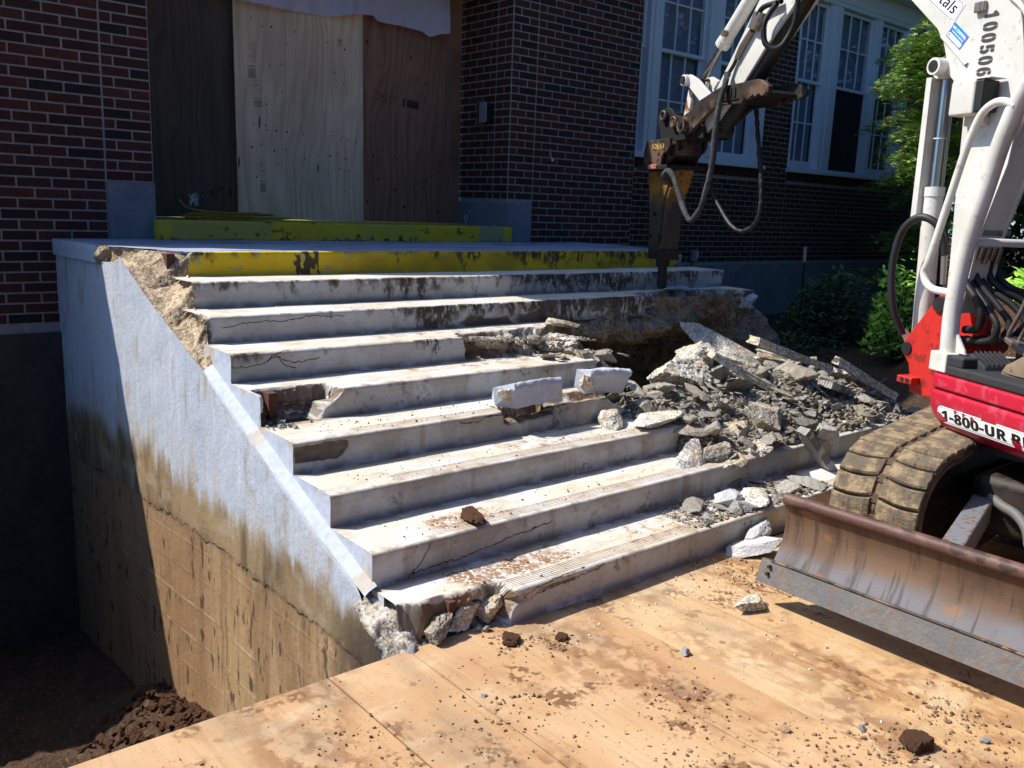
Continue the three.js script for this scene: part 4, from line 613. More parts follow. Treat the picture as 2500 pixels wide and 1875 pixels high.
// pieces one can point to
const big = (seed, pos, s, rot, label, mat = M.rubA, pl = 10, rough = 0.09) => chunk(rock(seed, s[0], s[1], s[2], pl + 5, rough * 1.25, 22, 0.66), mat, pos, 1, rot, label, undefined, 'concrete_boulder');
big(301, [3.03, 0.6, 1.5], [0.36, 0.2, 0.24], [0.05, 0.35, -0.06], 'largest rounded rough boulder of concrete at the top left of the rubble pile', M.rubA, 8, 0.12);
big(302, [3.3, 0.72, 1.42], [0.16, 0.14, 0.14], [0.2, 0.9, 0.1], 'rough lump leaning behind the largest boulder in the pile', M.rubA, 8, 0.12);
big(303, [4.15, 0.6, 1.15], [0.19, 0.1, 0.5], [0.62, 0.55, 0.15], 'long rough slab tilted up out of the hollow, its top in shade', M.rubA, 7, 0.1);
big(304, [4.4, 0.56, 1.5], [0.5, 0.1, 0.22], [0.1, -0.15, -0.2], 'broad rough slab sloping to the right behind the rubble pile', M.rubA, 8, 0.12);
big(305, [4.95, 0.42, 1.55], [0.34, 0.13, 0.22], [0.1, 0.2, -0.28], 'rough grey mass at the upper right end of the rubble pile', M.rubA, 8, 0.12);
big(306, [3.1, 0.42, 2.16], [0.2, 0.14, 0.16], [0.3, 0.6, -0.2], 'big block with a flat grey face standing at the front of the pile', M.rubB, 7, 0.04);
big(307, [2.78, 0.36, 2.14], [0.2, 0.11, 0.14], [0.1, 0.2, 0.3], 'flat tan block leaning left of the big front block', M.rubB, 8, 0.05);
big(308, [2.52, 0.42, 2.02], [0.2, 0.1, 0.13], [0.0, 0.4, 0.1], 'brown earthy lump at the broken end of the sixth step', std({ map: rawTex, bumpMap: rawBump, bumpScale: 0.015, color: lin(0.42, 0.3, 0.2), roughness: 1 }), 8, 0.14);
big(309, [2.2, 0.49, 1.97], [0.25, 0.04, 0.11], [0.05, 0.25, 0.06], 'long flat slab with a white crumbly end on the sixth tread', M.rubC, 8, 0.08);
big(310, [1.98, 0.5, 1.83], [0.13, 0.06, 0.09], [0.1, 0.3, 0.1], 'rounded grey block above the long flat slab', M.rubA, 8, 0.07);
big(311, [2.36, 0.34, 2.3], [0.13, 0.06, 0.09], [0.1, 0.3, 0.15], 'dark pitted lump below the broken end of the sixth step', M.rubD, 8, 0.1);
big(312, [2.75, 0.3, 2.36], [0.14, 0.08, 0.09], [0.2, 0.2, 0.1], 'rough grey block resting on the nose of the seventh step', M.rubA, 8, 0.1);
big(313, [2.45, 0.3, 2.42], [0.12, 0.03, 0.08], [0.1, 0.1, 0.1], 'thin tan plate lying on the seventh tread', M.rubB, 9, 0.05);
big(314, [2.2, 0.33, 2.32], [0.14, 0.025, 0.08], [0.7, 0.5, 0.1], 'white painted plate tipped on edge at the seventh tread', M.rubC, 9, 0.05);
big(315, [2.33, 0.19, 2.64], [0.14, 0.035, 0.09], [0.1, 0.3, 0.08], 'large white plate on the bottom tread against the blade', M.rubC, 9, 0.05);
big(316, [2.14, 0.2, 2.6], [0.1, 0.035, 0.08], [0.2, 0.1, 0.2], 'white wedge with a dark broken face on the bottom tread', plaster, 9, 0.05);
big(317, [2.02, 0.055, 2.93], [0.16, 0.045, 0.085], [0.1, -0.35, 0.25], 'white angular slab on the deck beside the blade corner', plaster, 9, 0.05);
big(318, [2.1, 0.07, 2.83], [0.17, 0.04, 0.06], [0.2, 0.3, 0.2], 'white lump behind the angular slab beside the blade corner', plaster, 9, 0.08);
big(319, [1.45, 0.028, 3.27], [0.1, 0.04, 0.055], [0.0, 0.1, 0.0], 'grey wedge shaped shard on the deck in front of the blade', M.rubA, 9, 0.03);
big(320, [1.5, 0.735, 1.62], [0.001, 0.001, 0.001], [0, 0, 0], 'x', M.rubA); { const last = scene.children[scene.children.length - 1]; scene.remove(last); used.concrete_boulder--; }
// broken pieces of stair nosing with a painted face
function nosing(len, h, d, pos, rot, label, seed) {
  const s = new THREE.Shape(); s.moveTo(0, 0); s.lineTo(d * 0.75, -h * 0.2); s.lineTo(d, h * 0.7); s.quadraticCurveTo(d, h, d - 0.02, h); s.lineTo(0.0, h * 0.85); s.lineTo(-0.03, h * 0.4); s.lineTo(0, 0);
  const g0 = new THREE.ExtrudeGeometry(s, { depth: len, steps: 30, bevelEnabled: false, curveSegments: 5 }); g0.translate(0, 0, -len / 2);
  const p = g0.attributes.position; for (let i = 0; i < p.count; i++) { const z = p.getZ(i), e = sstep(len * 0.36, len * 0.5, abs(z)); const n = fbm3(p.getX(i) * 20, p.getY(i) * 20, seed, 3) - 0.5; p.setZ(i, z + n * 0.2 * e); p.setY(i, p.getY(i) + 0.02 * (fbm3(z * 9, p.getX(i) * 9, seed, 3) - 0.5) + 0.01 * (fbm3(z * 40, p.getX(i) * 40, seed, 2) - 0.5)); p.setX(i, p.getX(i) + 0.02 * (fbm3(z * 14, p.getY(i) * 14, seed + 3, 3) - 0.5)); } g0.computeVertexNormals();
  const t = thing('nosing_fragment', label, 'concrete chunk', pos); t.rotation.set(...rot); const b = sh(new THREE.Mesh(boxUV(NI(g0), 2), M.end)); b.name = 'painted_face'; t.add(b);
  for (const e of [-1, 1]) { const c = sh(new THREE.Mesh(rock(seed + e, d * 0.56, h * 0.52, 0.05, 8, 0.16, 12), M.rubA)); c.name = 'broken_end'; c.position.set(d * 0.4, h * 0.42, e * len * 0.485); t.add(c); }
  return t;
}
nosing(0.36, 0.12, 0.11, [1.5, 0.62, 1.62], [0.15, PI / 2 - 1.75, 0.25], 'left one of two broken stair nosings, its blue white face turned up', 401).rotation.set(-0.1, -PI / 2 + 0.02, 0.06);
nosing(0.27, 0.13, 0.09, [2.12, 0.65, 1.62], [0, 0, 0], 'right one of two broken stair nosings, standing against the pile', 411).rotation.set(0.05, -PI / 2 - 0.3, -0.1);
function plank(w, h, l, pos, look, mat, label) { const g = box(-w / 2, w / 2, -h / 2, h / 2, -l / 2, l / 2), p = g.attributes.position; const q = new THREE.BoxGeometry(w, h, l, 8, 5, 44); const pp = q.attributes.position; for (let i = 0; i < pp.count; i++) pp.setXYZ(i, pp.getX(i) + 0.016 * (fbm3(pp.getZ(i) * 14, pp.getY(i) * 9, w * 99, 3) - 0.5), pp.getY(i) + 0.012 * (fbm3(pp.getZ(i) * 12 + 5, pp.getX(i) * 20, 3, 3) - 0.5), pp.getZ(i) + 0.05 * (fbm3(pp.getX(i) * 20, pp.getY(i) * 20, l * 40, 2) - 0.5)); q.computeVertexNormals(); const uv = q.attributes.uv; for (let i = 0; i < uv.count; i++) uv.setXY(i, pp.getZ(i) * 4, pp.getX(i) / w + 0.5); const m = solo('slab_fragment', mat === M.groove ? q : triUV(q, 2), mat, label, 'concrete chunk'); m.position.set(...pos); m.lookAt(...look); return m; }
plank(0.115, 0.05, 0.36, [3.19, 0.28, 2.5], [3.33, 0.1, 2.56], M.groove, 'grooved tread fragment standing tilted against the nose of the seventh step');
plank(0.09, 0.05, 0.62, [3.42, 0.62, 1.78], [3.72, 0.42, 2.0], M.rubA, 'long thin bar of concrete lying across the middle of the pile');
plank(0.13, 0.06, 0.75, [4.2, 0.68, 1.62], [4.7, 0.5, 1.8], M.rubA, 'long flat bar of concrete running down the right of the pile');
plank(0.1, 0.06, 0.6, [4.75, 0.5, 1.95], [5.1, 0.28, 2.15], M.rubA, 'white edged concrete bar pointing down towards the track');
plank(0.16, 0.05, 0.2, [4.1, 0.52, 2.05], [4.3, 0.46, 2.1], M.groove, 'square grooved tread fragment among the right end of the pile');
plank(0.13, 0.05, 0.2, [1.72, 0.86, 0.93], [1.9, 0.84, 0.95], M.groove, 'small grooved tread fragment on the crumbled fourth step');
// stubs of the broken steps at the right end
big(330, [4.93, 0.985, 0.66], [0.12, 0.1, 0.09], [0.05, 0.1, 0], 'white painted stub at the right end of the second step', M.end, 8, 0.04);
big(331, [4.15, 1.09, 0.5], [0.22, 0.025, 0.1], [0.05, 0.2, 0.02], 'thin pale flake of concrete under the chisel tip', M.end, 9, 0.04);
big(332, [2.45, 0.93, 0.86], [0.2, 0.04, 0.12], [0.1, 0.2, -0.15], 'pale plate tipped up at the broken end of the fourth step', M.rubB, 9, 0.05);
big(333, [2.3, 0.8, 0.95], [0.26, 0.12, 0.16], [0.1, 0.2, 0], 'crumbling lump at the broken end of the fourth step', M.rubA, 8, 0.16);
big(334, [1.8, 0.83, 0.92], [0.2, 0.09, 0.14], [0.1, 0.4, 0], 'tan crumbling lump in the middle of the broken fourth step', M.rubB, 8, 0.16);
big(335, [2.2, 0.74, 1.22], [0.26, 0.05, 0.14], [0.1, 0.1, 0.05], 'flat broken slab on the end of the fifth tread', M.rubB, 9, 0.08);
// stones in the smashed corner of the bottom step
for (let i = 0; i < 22; i++) { const x = -0.06 + 0.5 * RR(), z = 2.55 + 0.22 * RR() - 0.1 * (x > 0.2 ? 0 : 0.2), s = 0.012 + 0.022 * RR() + (i < 6 ? 0.02 : 0); chunk(pick(lumps), pickM([M.rubC, plaster, M.rubA, M.rubB]), [x, -0.01 + 0.08 * RR() * RR(), z], s, [RR(), RR() * 6, RR()], lookOf(i, s, 'spilling from the smashed left corner of the bottom step'), lookOf(i, s, 'spilling from the smashed left corner of the bottom step') + ' (alike)'); }
big(341, [0.13, 0.05, 2.7], [0.09, 0.06, 0.05], [0.3, 0.8, 0.2], 'dark cracked lump at the left of the smashed corner', M.rubD, 8, 0.12); big(342, [0.42, 0.06, 2.68], [0.1, 0.07, 0.05], [0.1, -0.3, 0.2], 'tan lump at the right of the smashed corner', M.rubB, 8, 0.12);
big(340, [0.29, 0.06, 2.67], [0.1, 0.065, 0.05], [0.1, 0.3, 0], 'pale rough lump exposed in the smashed corner of the bottom step', M.rubC, 8, 0.16);
for (let i = 0; i < 12; i++) { const x = 0.0 + 0.25 * RR(), z = 1.36 + 0.12 * RR(), s = 0.008 + 0.014 * RR(); chunk(pick(lumps), pickM([M.rubC, plaster]), [x, LY - 5 * H + 0.012, z + 0.02], s, [RR(), RR() * 6, RR()], lookOf(i, s, 'in the broken corner of the fourth riser'), lookOf(i, s, 'in the broken corner of the fourth riser') + ' (alike)'); }
// single stones and clods on the deck
const clod = std({ map: soilTex, bumpMap: soilBump, bumpScale: 0.02, roughness: 1, color: lin(3.0, 2.4, 1.9) });
const deckBits = [
  [0.925, 2.8, 0.034, 0, 'flat grey chip at the foot of the bottom step, on the seam'], [0.863, 3.366, 0.036, 1, 'white pebble lying on the seam in the middle of the deck'], [0.03, 3.139, 0.015, 1, 'small white stone left of the middle of the deck'], [0.716, 3.914, 0.02, 2, 'brown rounded pebble near the front of the deck'],
  [1.216, 4.359, 0.022, 1, 'white chip at the lower right of the deck'], [0.945, 4.065, 0.022, 1, 'white crumbly bit near the front of the deck'], [0.604, 3.582, 0.018, 2, 'brown stone beside the dark soil smear'], [0.688, 2.75, 0.026, 0, 'grey chip tucked under the bottom step'],
];
for (const [x, z, s, m, label] of deckBits) chunk(pick(m === 0 ? slabs : lumps), [M.rubA, plaster, std({ color: lin(0.3, 0.2, 0.12), roughness: 0.9 })][m], [x, s * 0.4, z], s, [0.1, RR() * 6, 0.1], label, undefined, 'stone');
const cl = (x, z, s, label) => { const m = chunk(rock(500 + floor(x * 100), 1, 0.75, 0.9, 3, 0.22, 5, 1.0), clod, [x, s * 0.5, z], s, [0, RR() * 6, 0], label, undefined, 'soil_clod'); m.userData.category = 'soil clod'; return m; };
cl(0.998, 4.233, 0.042, 'large dark clod of soil at the lower right of the deck'); cl(0.371, 2.88, 0.03, 'dark clod of soil with twigs near the smashed corner'); cl(0.548, 2.985, 0.022, 'smaller clod of soil on the deck right of the one with twigs'); cl(0.35, 2.9, 0.022, 'flat crumb of soil beside the clod with twigs');
{ const m = cl(0.58, 2.34, 0.045, 'oval brown clod on the soil patch of the seventh step'); m.position.y = LY - 7 * H + 0.02; m.scale.set(0.07, 0.04, 0.045); }
cl(-0.1, 0.75, 0.075, 'large dark clod leaning on the foot of the side wall in the pit').position.set(-0.13, -1.22, 0.95);
cl(-0.3, 0.55, 0.06, 'dark clod in the pit at the edge of the sunlight').position.set(-0.22, -1.33, 0.55);
{ const R = rng(83), ps = [], g0 = rock(905, 1, 0.75, 0.9, 5, 0.3, 3); const im = new THREE.InstancedMesh(g0, clod, 900), q = new THREE.Object3D(); for (let i = 0; i < 900; i++) { const z = 0.1 + 1.5 * R(), x = -0.06 - 0.55 * pow(R(), 1.5), n = fbm(x * 4, z * 4, 8, 4), m = fbm(x * 22, z * 22, 9, 3), y = -1.62 + 0.24 * sstep(-0.75, -0.1, x) * sstep(-0.5, 0.3, z) + 0.1 * n + 0.07 * m + 0.25 * sstep(0.3, 1.8, z), s = 0.006 + 0.035 * pow(R(), 3); q.position.set(x, y + s * 0.3, z); q.rotation.set(R() * 6, R() * 6, R() * 6); q.scale.setScalar(s); q.updateMatrix(); im.setMatrixAt(i, q.matrix); } im.name = 'loose_soil'; im.userData.kind = 'stuff'; tag(im, 'loose crumbly soil heaped at the foot of the side wall in the pit', 'soil'); scene.add(sh(im)); }
// crumbs: soil, grit and paint flakes nobody could count
{
  const cr = rock(900, 1, 0.7, 0.9, 6, 0.2, 1), N = 9500, im = new THREE.InstancedMesh(cr, std({ color: lin(0.24, 0.15, 0.085), roughness: 1 }), N), iw = new THREE.InstancedMesh(cr, std({ color: lin(0.62, 0.6, 0.57), roughness: 1 }), 900), q = new THREE.Object3D(), R = rng(31);
  for (let i = 0; i < N; i++) {
    let x, z, t = 0; do { x = -1.2 + 3.6 * R(); z = 2.85 + 2.2 * R(); t++; } while (fbm(x * 2.2, z * 2.2, 71, 4) < 0.42 + 0.18 * R() && t < 20);
    let y = 0, s = 0.0014 + 0.006 * pow(R(), 4); if (i % 5 < 2) { const C = [[0.36, 2.9, 0.07], [0.6, 3.52, 0.12], [0.55, 3.62, 0.1], [0.72, 4.02, 0.1], [1.0, 4.25, 0.12], [0.86, 4.18, 0.1], [1.25, 4.4, 0.14], [1.32, 4.2, 0.1], [0.5, 3.0, 0.06], [1.65, 3.1, 0.18], [1.75, 2.98, 0.14], [0.05, 3.3, 0.12], [0.3, 3.9, 0.12]][i % 13], g = () => (R() + R() + R() - 1.5) * 1.5; x = C[0] + C[2] * g(); z = C[1] + C[2] * g(); s = 0.0015 + 0.009 * pow(R(), 5); }
    if (i % 6 === 0) { const k = 5 + floor(R() * 4); x = 0.2 + 2.2 * pow(R(), 1.3); z = (k - 1) * RUN + 0.05 + R() * (RUN - 0.09); y = LY - k * H; s *= 0.8; }
    q.position.set(x, y + s * 0.4, z); q.rotation.set(R() * 6, R() * 6, R() * 6); q.scale.setScalar(s); q.updateMatrix(); im.setMatrixAt(i, q.matrix);
  }
  for (let i = 0; i < 900; i++) { let x = 0.4 + 1.9 * R(), z = 2.8 + 1.2 * R() * R() + 0.2 * R(), y = 0, s = 0.0015 + 0.006 * pow(R(), 4); if (i % 3 === 0) { const k = 2 + floor(R() * 7); x = 0.1 + 2.4 * R(); z = (k - 1) * RUN + 0.04 + R() * (RUN - 0.07); y = LY - k * H; } q.position.set(x, y + s * 0.4, z); q.rotation.set(R() * 6, R() * 6, R() * 6); q.scale.setScalar(s); q.updateMatrix(); iw.setMatrixAt(i, q.matrix); }
  const fr = [rock(910, 1, 0.3, 0.7, 12, 0.06, 2, 0.6), rock(911, 1, 0.6, 0.8, 9, 0.1, 2, 0.6)], NF = 11000;
  fr.forEach((g, gi) => { const f = new THREE.InstancedMesh(g, gi ? M.rubA : M.rubB, NF), c = new THREE.Color(); let n = 0;
    for (let i = 0; i < NF; i++) { let x, z, y, s; if (i % 7 === 0) { x = 1.35 + 1.2 * R(); z = 0.72 + 0.3 * R() + 0.1 * (x - 1.4); y = LY - 3 * H - 0.03 - 0.05 * max(0, x - 1.5); if (i % 14 === 0) { x = 1.7 + 1.3 * R(); z = 2.45 + 0.3 * R(); y = LY - 8 * H; } s = 0.006 + 0.018 * R() * R(); } else { x = 1.85 + 3.7 * pow(R(), 1.15); z = 1.2 + 1.22 * R(); y = pileTop(x, z) + 0.11 * (fbm(x * 7, z * 7, 3, 4) - 0.5) - 0.02; s = 0.006 + 0.03 * pow(R(), 2.6); if (y < 0.04 || y < under(x, z) - 0.06) { x = 2.9 + 1.8 * R(); z = 1.5 + 0.7 * R(); y = pileTop(x, z) + 0.11 * (fbm(x * 7, z * 7, 3, 4) - 0.5) - 0.01; } }
      q.position.set(x, y + s * 0.3, z); q.rotation.set((R() - 0.5) * 1.6, R() * 6.28, (R() - 0.5) * 1.6); q.scale.setScalar(s); q.updateMatrix(); f.setMatrixAt(i, q.matrix); const k = 0.6 + 0.75 * R(); f.setColorAt(i, c.setRGB(k, k * 0.98, k * 0.95)); }
    f.name = gi ? 'concrete_gravel' : 'concrete_flakes'; f.userData.kind = 'stuff'; tag(f, gi ? 'coarse grey concrete gravel strewn through the rubble pile' : 'thin tan concrete flakes strewn through the rubble pile', 'debris'); scene.add(sh(f)); });
  for (const [m, n, l] of [[im, 'soil_crumbs', 'brown soil crumbs sprinkled over the plywood deck and lower treads'], [iw, 'white_grit', 'white concrete grit sprinkled over the steps and deck']]) { m.name = n; m.userData.kind = 'stuff'; tag(m, l, 'debris'); scene.add(sh(m)); }
}
// ================================================================ compact excavator with a hydraulic breaker
const exc = thing('excavator', 'white and red rental mini excavator with a hydraulic breaker resting on the stairs', 'excavator', [2.9, 0, 4.2]);
function frame(ox, oz, deg) { // s forward, y up, off to the machine's left
  const t = deg * PI / 180, f = V3(sin(t), 0, -cos(t)), L = V3(-cos(t), 0, -sin(t)), m = new THREE.Matrix4().makeBasis(f, V3(0, 1, 0), L.clone().negate()); m.setPosition(ox, 0, oz);
  const P = (s, y, o = 0) => [ox + f.x * s + L.x * o, y, oz + f.z * s + L.z * o];
  const ext = (poly, o0, o1, bev = 0.004) => { // plate in the s-y plane between two offsets
    const sh = new THREE.Shape(poly.map(p => new THREE.Vector2(p[0], p[1]))), g = NI(new THREE.ExtrudeGeometry(sh, { depth: max(0.001, o1 - o0 - 2 * bev), bevelEnabled: bev > 0, bevelThickness: bev, bevelSize: bev, bevelOffset: -bev, bevelSegments: 2 }));
    g.translate(0, 0, -o1 + bev); boxUV(g); g.applyMatrix4(m); return g; };
  const bx = (s0, s1, y0, y1, o0, o1, r = 0.006) => { const g = box(s0, s1, y0, y1, -o1, -o0, r); g.applyMatrix4(m); return g; };
  const cy = (a, b, r0, r1, seg) => cyl(P(...a), P(...b), r0, r1, seg), tb = (pts, r, seg, rad) => tube(pts.map(p => P(...p)), r, seg, rad);
  const decal = (c, w, h, rot, o) => { const g = new THREE.PlaneGeometry(w, h); g.rotateZ(rot); g.rotateY(PI); g.translate(c[0], c[1], -o); g.applyMatrix4(m); return g; };
  return { P, ext, bx, cy, tb, decal, m };
}
const wear = (base, dirt, rust, seed, amt = 0.5) => tex(256, 256, (u, v) => { const a = tfbm(u, v, 6, 5, seed), b = tfbm(u, v, 24, 4, seed + 5), s = tfbm(u, v, 60, 2, seed + 9); let c = mix3(hex3(base), hex3(dirt), amt * sstep(0.42, 0.68, a)); c = mix3(c, hex3(rust), amt * sstep(0.62, 0.7, b)); return mul3(c, 0.95 + 0.08 * s); });
const WT = tex(512, 512, (u, v) => { const a = tfbm(u, v, 4, 5, 3), b = tfbm(u, v, 26, 4, 8), s = hash(floor(u * 512), floor(v * 512), 1); let c = mix3(hex3(0xdedcd4), hex3(0xd0ccc0), sstep(0.35, 0.8, a)); c = mix3(c, hex3(0xa59a86), 0.5 * sstep(0.7, 0.82, b)); c = mix3(c, hex3(0xc2beb2), 0.4 * sstep(0.34, 0.2, b)); return mul3(c, 0.97 + 0.03 * s); });
const XM = {
  white: new THREE.MeshPhysicalMaterial({ map: WT, roughness: 0.42, clearcoat: 0.25, clearcoatRoughness: 0.3, side: THREE.DoubleSide }),
  red: new THREE.MeshPhysicalMaterial({ map: wear(0xb81830, 0xa52636, 0xc0757a, 4, 0.35), roughness: 0.35, clearcoat: 0.5, clearcoatRoughness: 0.25, side: THREE.DoubleSide }),
  cast: std({ map: wear(0xc62820, 0xab2a20, 0x5a231c, 14, 0.5), roughness: 0.5 }),
  black: std({ map: wear(0x1a1b1d, 0x26241f, 0x0f0f10, 24, 0.6), roughness: 0.55 }),
  plastic: std({ map: wear(0x2a2b2d, 0x3a3834, 0x202022, 34, 0.5), roughness: 0.7, bumpMap: fineBump, bumpScale: 0.002 }),
  rubber: std({ map: wear(0x1b1b1c, 0x242322, 0x2e2b28, 44, 0.6), roughness: 0.55 }),
  chrome: std({ color: lin(0.42, 0.41, 0.4), metalness: 1, roughness: 0.28 }),
  rust: std({ map: wear(0x3f332c, 0x7a6250, 0x231d1a, 54, 0.9), roughness: 0.55, metalness: 0.35 }),
  burnt: std({ map: wear(0x262220, 0x453830, 0x151312, 64, 0.9), roughness: 0.6, metalness: 0.2 }),
  hammer: std({ map: tex(256, 512, (u, v) => { const a = tfbm(u, v, 5, 5, 2), b = tfbm(u, v, 22, 4, 9); let c = mix3(hex3(0x2f2c2a), hex3(0x4a4038), b); const t = v - 0.55 + 0.5 * (a - 0.5); c = mix3(c, hex3(0xa8741c), 0.9 * sstep(0.0, 0.3, t) * sstep(0.38, 0.55, b + 0.12)); if (b > 0.68) c = mix3(c, hex3(0x6a3a22), 0.6); return c; }), roughness: 0.6 }),
  steel: std({ map: wear(0x8d9096, 0x9d8a78, 0x8a5a3a, 74, 0.7), roughness: 0.4, metalness: 0.7 }),
  tubes: std({ color: lin(0.58, 0.57, 0.53), roughness: 0.4 }),
};
// ---------------------------------------------------------------- boom, stick and breaker (frame with s = 0 at the chisel)
const A = frame(4.003, 0.43, 19);
{
  const nearP = [[-2.35, 3.03], [-2.56, 2.883], [-2.766, 2.703], [-2.818, 2.629], [-2.845, 2.56], [-2.87, 2.47], [-2.955, 2.39], [-3.008, 2.242], [-3.022, 1.886], [-3.045, 1.502], [-3.045, 1.39], [-3.025, 1.33], [-3.04, 1.265], [-3.1, 1.235], [-3.155, 1.264], [-3.198, 1.645], [-3.306, 2.002], [-3.337, 2.311], [-3.323, 2.421], [-3.304, 2.532], [-3.272, 2.663], [-3.236, 2.756], [-3.1, 2.93], [-2.8, 3.15], [-2.35, 3.35]];
  // hollow box section: two side plates and the plates that close it
  const boom = part('boom', merge([A.ext(nearP, 0.07, 0.09, 0.003), A.ext(nearP, -0.09, -0.07, 0.003)]), XM.white, exc);
  const strip = (pts, o0, o1, n = 1) => { const G = grid(pts.length - 1, n, (u, v, i) => ({ p: A.P(pts[i][0], pts[i][1], lerp(o0, o1, v)), uv: [i * 0.2, v * 0.2] })); return G; };
  part('boom_closing_plate', merge([strip(nearP.slice(14, 25).map(([a, b]) => [a + 0.012, b]), 0.072, -0.072), strip(nearP.slice(0, 12).map(([a, b]) => [a - 0.012, b]), 0.072, -0.072)]), XM.white, boom);
  part('weld_ridge', A.tb([[-2.807, 2.661, 0.092], [-2.987, 2.498, 0.092]], 0.012, 8, 8), XM.white, boom);
  part('pin_boss', A.cy([-2.83, 2.505, 0.07], [-2.83, 2.505, 0.15], 0.045, 0.043, 28), XM.white, boom); part('pin', A.cy([-2.83, 2.505, 0.14], [-2.83, 2.505, 0.153], 0.03, 0.03, 24), XM.burnt, boom);
  part('hose_clamp', merge([A.bx(-3.065, -3.005, 2.735, 2.785, 0.09, 0.115)]), XM.steel, boom);
  // lettering on the boom
  const T = (w, h, f) => std({ map: canvasTex(w, h, f), roughness: 0.4, transparent: true, alphaTest: 0.35 });
  part('number_marking', A.decal([-3.098, 2.583], 0.315, 0.085, PI / 2 - 0.01 + PI, 0.0922), T(1024, 276, (g, w, h) => { g.clearRect(0, 0, w, h); g.fillStyle = '#46443f'; g.font = 'bold 300px monospace'; g.textBaseline = 'middle'; const s = '100506'; for (let i = 0; i < 6; i++) { g.save(); g.translate(i * 171 + 86, h / 2 + 10); g.scale(0.78, 1.12); g.textAlign = 'center'; g.fillText(s[i], 0, 0); g.lineWidth = 26; g.strokeStyle = '#46443f'; g.lineJoin = 'round'; g.strokeText(s[i], 0, 0); g.restore(); g.clearRect(i * 171 + 78, s[i] === '1' ? 0 : 0, s[i] === '1' ? 0 : 14, h); } }), boom);
  part('company_sticker', A.decal([-2.766, 2.857], 0.34, 0.105, -0.66, 0.0925), std({ roughness: 0.35, map: canvasTex(1024, 316, (g, w, h) => { g.fillStyle = '#f4f4f2'; g.fillRect(0, 0, w, h); g.strokeStyle = '#2d2b4a'; g.lineWidth = 10; g.beginPath(); g.roundRect(20, 20, w - 40, h - 40, 70); g.stroke(); g.fillStyle = '#2a1a30'; g.font = 'bold italic 230px sans-serif'; g.textAlign = 'right'; g.textBaseline = 'middle'; g.fillText('tals', w - 110, h / 2 - 6); }) }), boom);
  part('telematics_sticker', A.decal([-2.905, 2.646], 0.128, 0.075, -0.714, 0.0925), std({ roughness: 0.35, map: canvasTex(768, 450, (g, w, h) => { const gr = g.createLinearGradient(0, 0, w, 0); gr.addColorStop(0, '#1678b8'); gr.addColorStop(0.6, '#2a84c8'); gr.addColorStop(1, '#5a7cc4'); g.fillStyle = gr; g.fillRect(0, 0, w, h); g.fillStyle = '#fff'; g.font = 'bold 112px sans-serif'; g.textAlign = 'center'; g.fillText('UR CONTROL', w / 2 - 6, 150); g.font = 'bold 58px sans-serif'; g.fillText('TELEMATICS ENABLED', w / 2, 240); g.beginPath(); g.roundRect(22, 290, w - 60, 130, 60); g.fill(); g.fillStyle = '#232323'; g.beginPath(); g.arc(84, 355, 34, 0, 7); g.fill(); g.fillStyle = '#fff'; g.font = 'bold 54px sans-serif'; g.fillText('i', 84, 374); g.fillStyle = '#a33'; g.fillRect(150, 334, 70, 12); g.fillStyle = '#555'; g.fillRect(150, 362, 70, 12); }) }), boom);
  // steel hydraulic lines up the back of the boom
  for (let i = 0; i < 5; i++) part('hydraulic_line', A.tb([[-3.16 - 0.0, 1.62, 0.055 - i * 0.035], [-3.2 - 0.004 * i, 1.8, 0.055 - i * 0.035], [-3.31, 2.15, 0.055 - i * 0.035], [-3.365, 2.35, 0.055 - i * 0.035], [-3.36, 2.6, 0.05 - i * 0.033], [-3.2, 2.9, 0.05 - i * 0.033]], 0.012, 26, 10), XM.tubes, exc);
  part('hydraulic_line', A.tb([[-3.15, 2.83, 0.095], [-3.2, 2.78, 0.1], [-3.27, 2.72, 0.1], [-3.34, 2.6, 0.08], [-3.37, 2.45, 0.06], [-3.38, 2.2, 0.05]], 0.013, 26, 10), XM.white, exc);
  part('line_clamp', merge([A.bx(-3.3, -3.19, 2.1, 2.13, -0.13, 0.075), A.bx(-3.2, -3.12, 1.66, 1.69, -0.13, 0.075)]), XM.steel, exc);
  // boom cylinder with its guard
  part('boom_cylinder', merge([A.cy([-2.815, 1.86, 0.02], [-2.855, 1.09, 0.02], 0.05, 0.05, 28), A.cy([-2.815, 1.90, 0.02], [-2.817, 1.85, 0.02], 0.054, 0.054, 28)]), XM.white, exc);
  part('cylinder_rod', A.cy([-2.805, 2.5, 0.02], [-2.815, 1.86, 0.02], 0.029, 0.029, 24), XM.chrome, exc); part('rod_ring', A.cy([-2.805, 2.155, 0.02], [-2.805, 2.148, 0.02], 0.037, 0.037, 24), XM.white, exc);
  part('rod_eye', A.cy([-2.81, 2.5, -0.05], [-2.81, 2.5, 0.08], 0.05, 0.05, 20), XM.white, exc);
  part('cylinder_guard', merge([A.ext([[-2.745, 2.46], [-2.78, 2.46], [-2.79, 1.74], [-2.752, 1.74]], -0.06, 0.1, 0.002), A.ext([[-2.745, 2.46], [-2.79, 2.46], [-2.8, 1.74], [-2.752, 1.74]], -0.062, -0.056, 0)]), XM.white, exc);
  part('cylinder_hose', A.tb([[-2.83, 1.11, 0.13], [-2.8, 1.25, 0.19], [-2.78, 1.5, 0.21], [-2.82, 1.68, 0.2], [-2.9, 1.74, 0.18], [-2.98, 1.71, 0.15], [-3.01, 1.62, 0.11], [-3.015, 1.55, 0.1]], 0.02, 50, 12), XM.rubber, exc);
  part('hose_fitting', A.cy([-3.015, 1.56, 0.1], [-3.03, 1.4, 0.1], 0.018, 0.016, 12), XM.steel, exc); part('hose_fitting', A.cy([-2.825, 1.13, 0.12], [-2.86, 1.04, 0.08], 0.02, 0.022, 12), XM.white, exc);
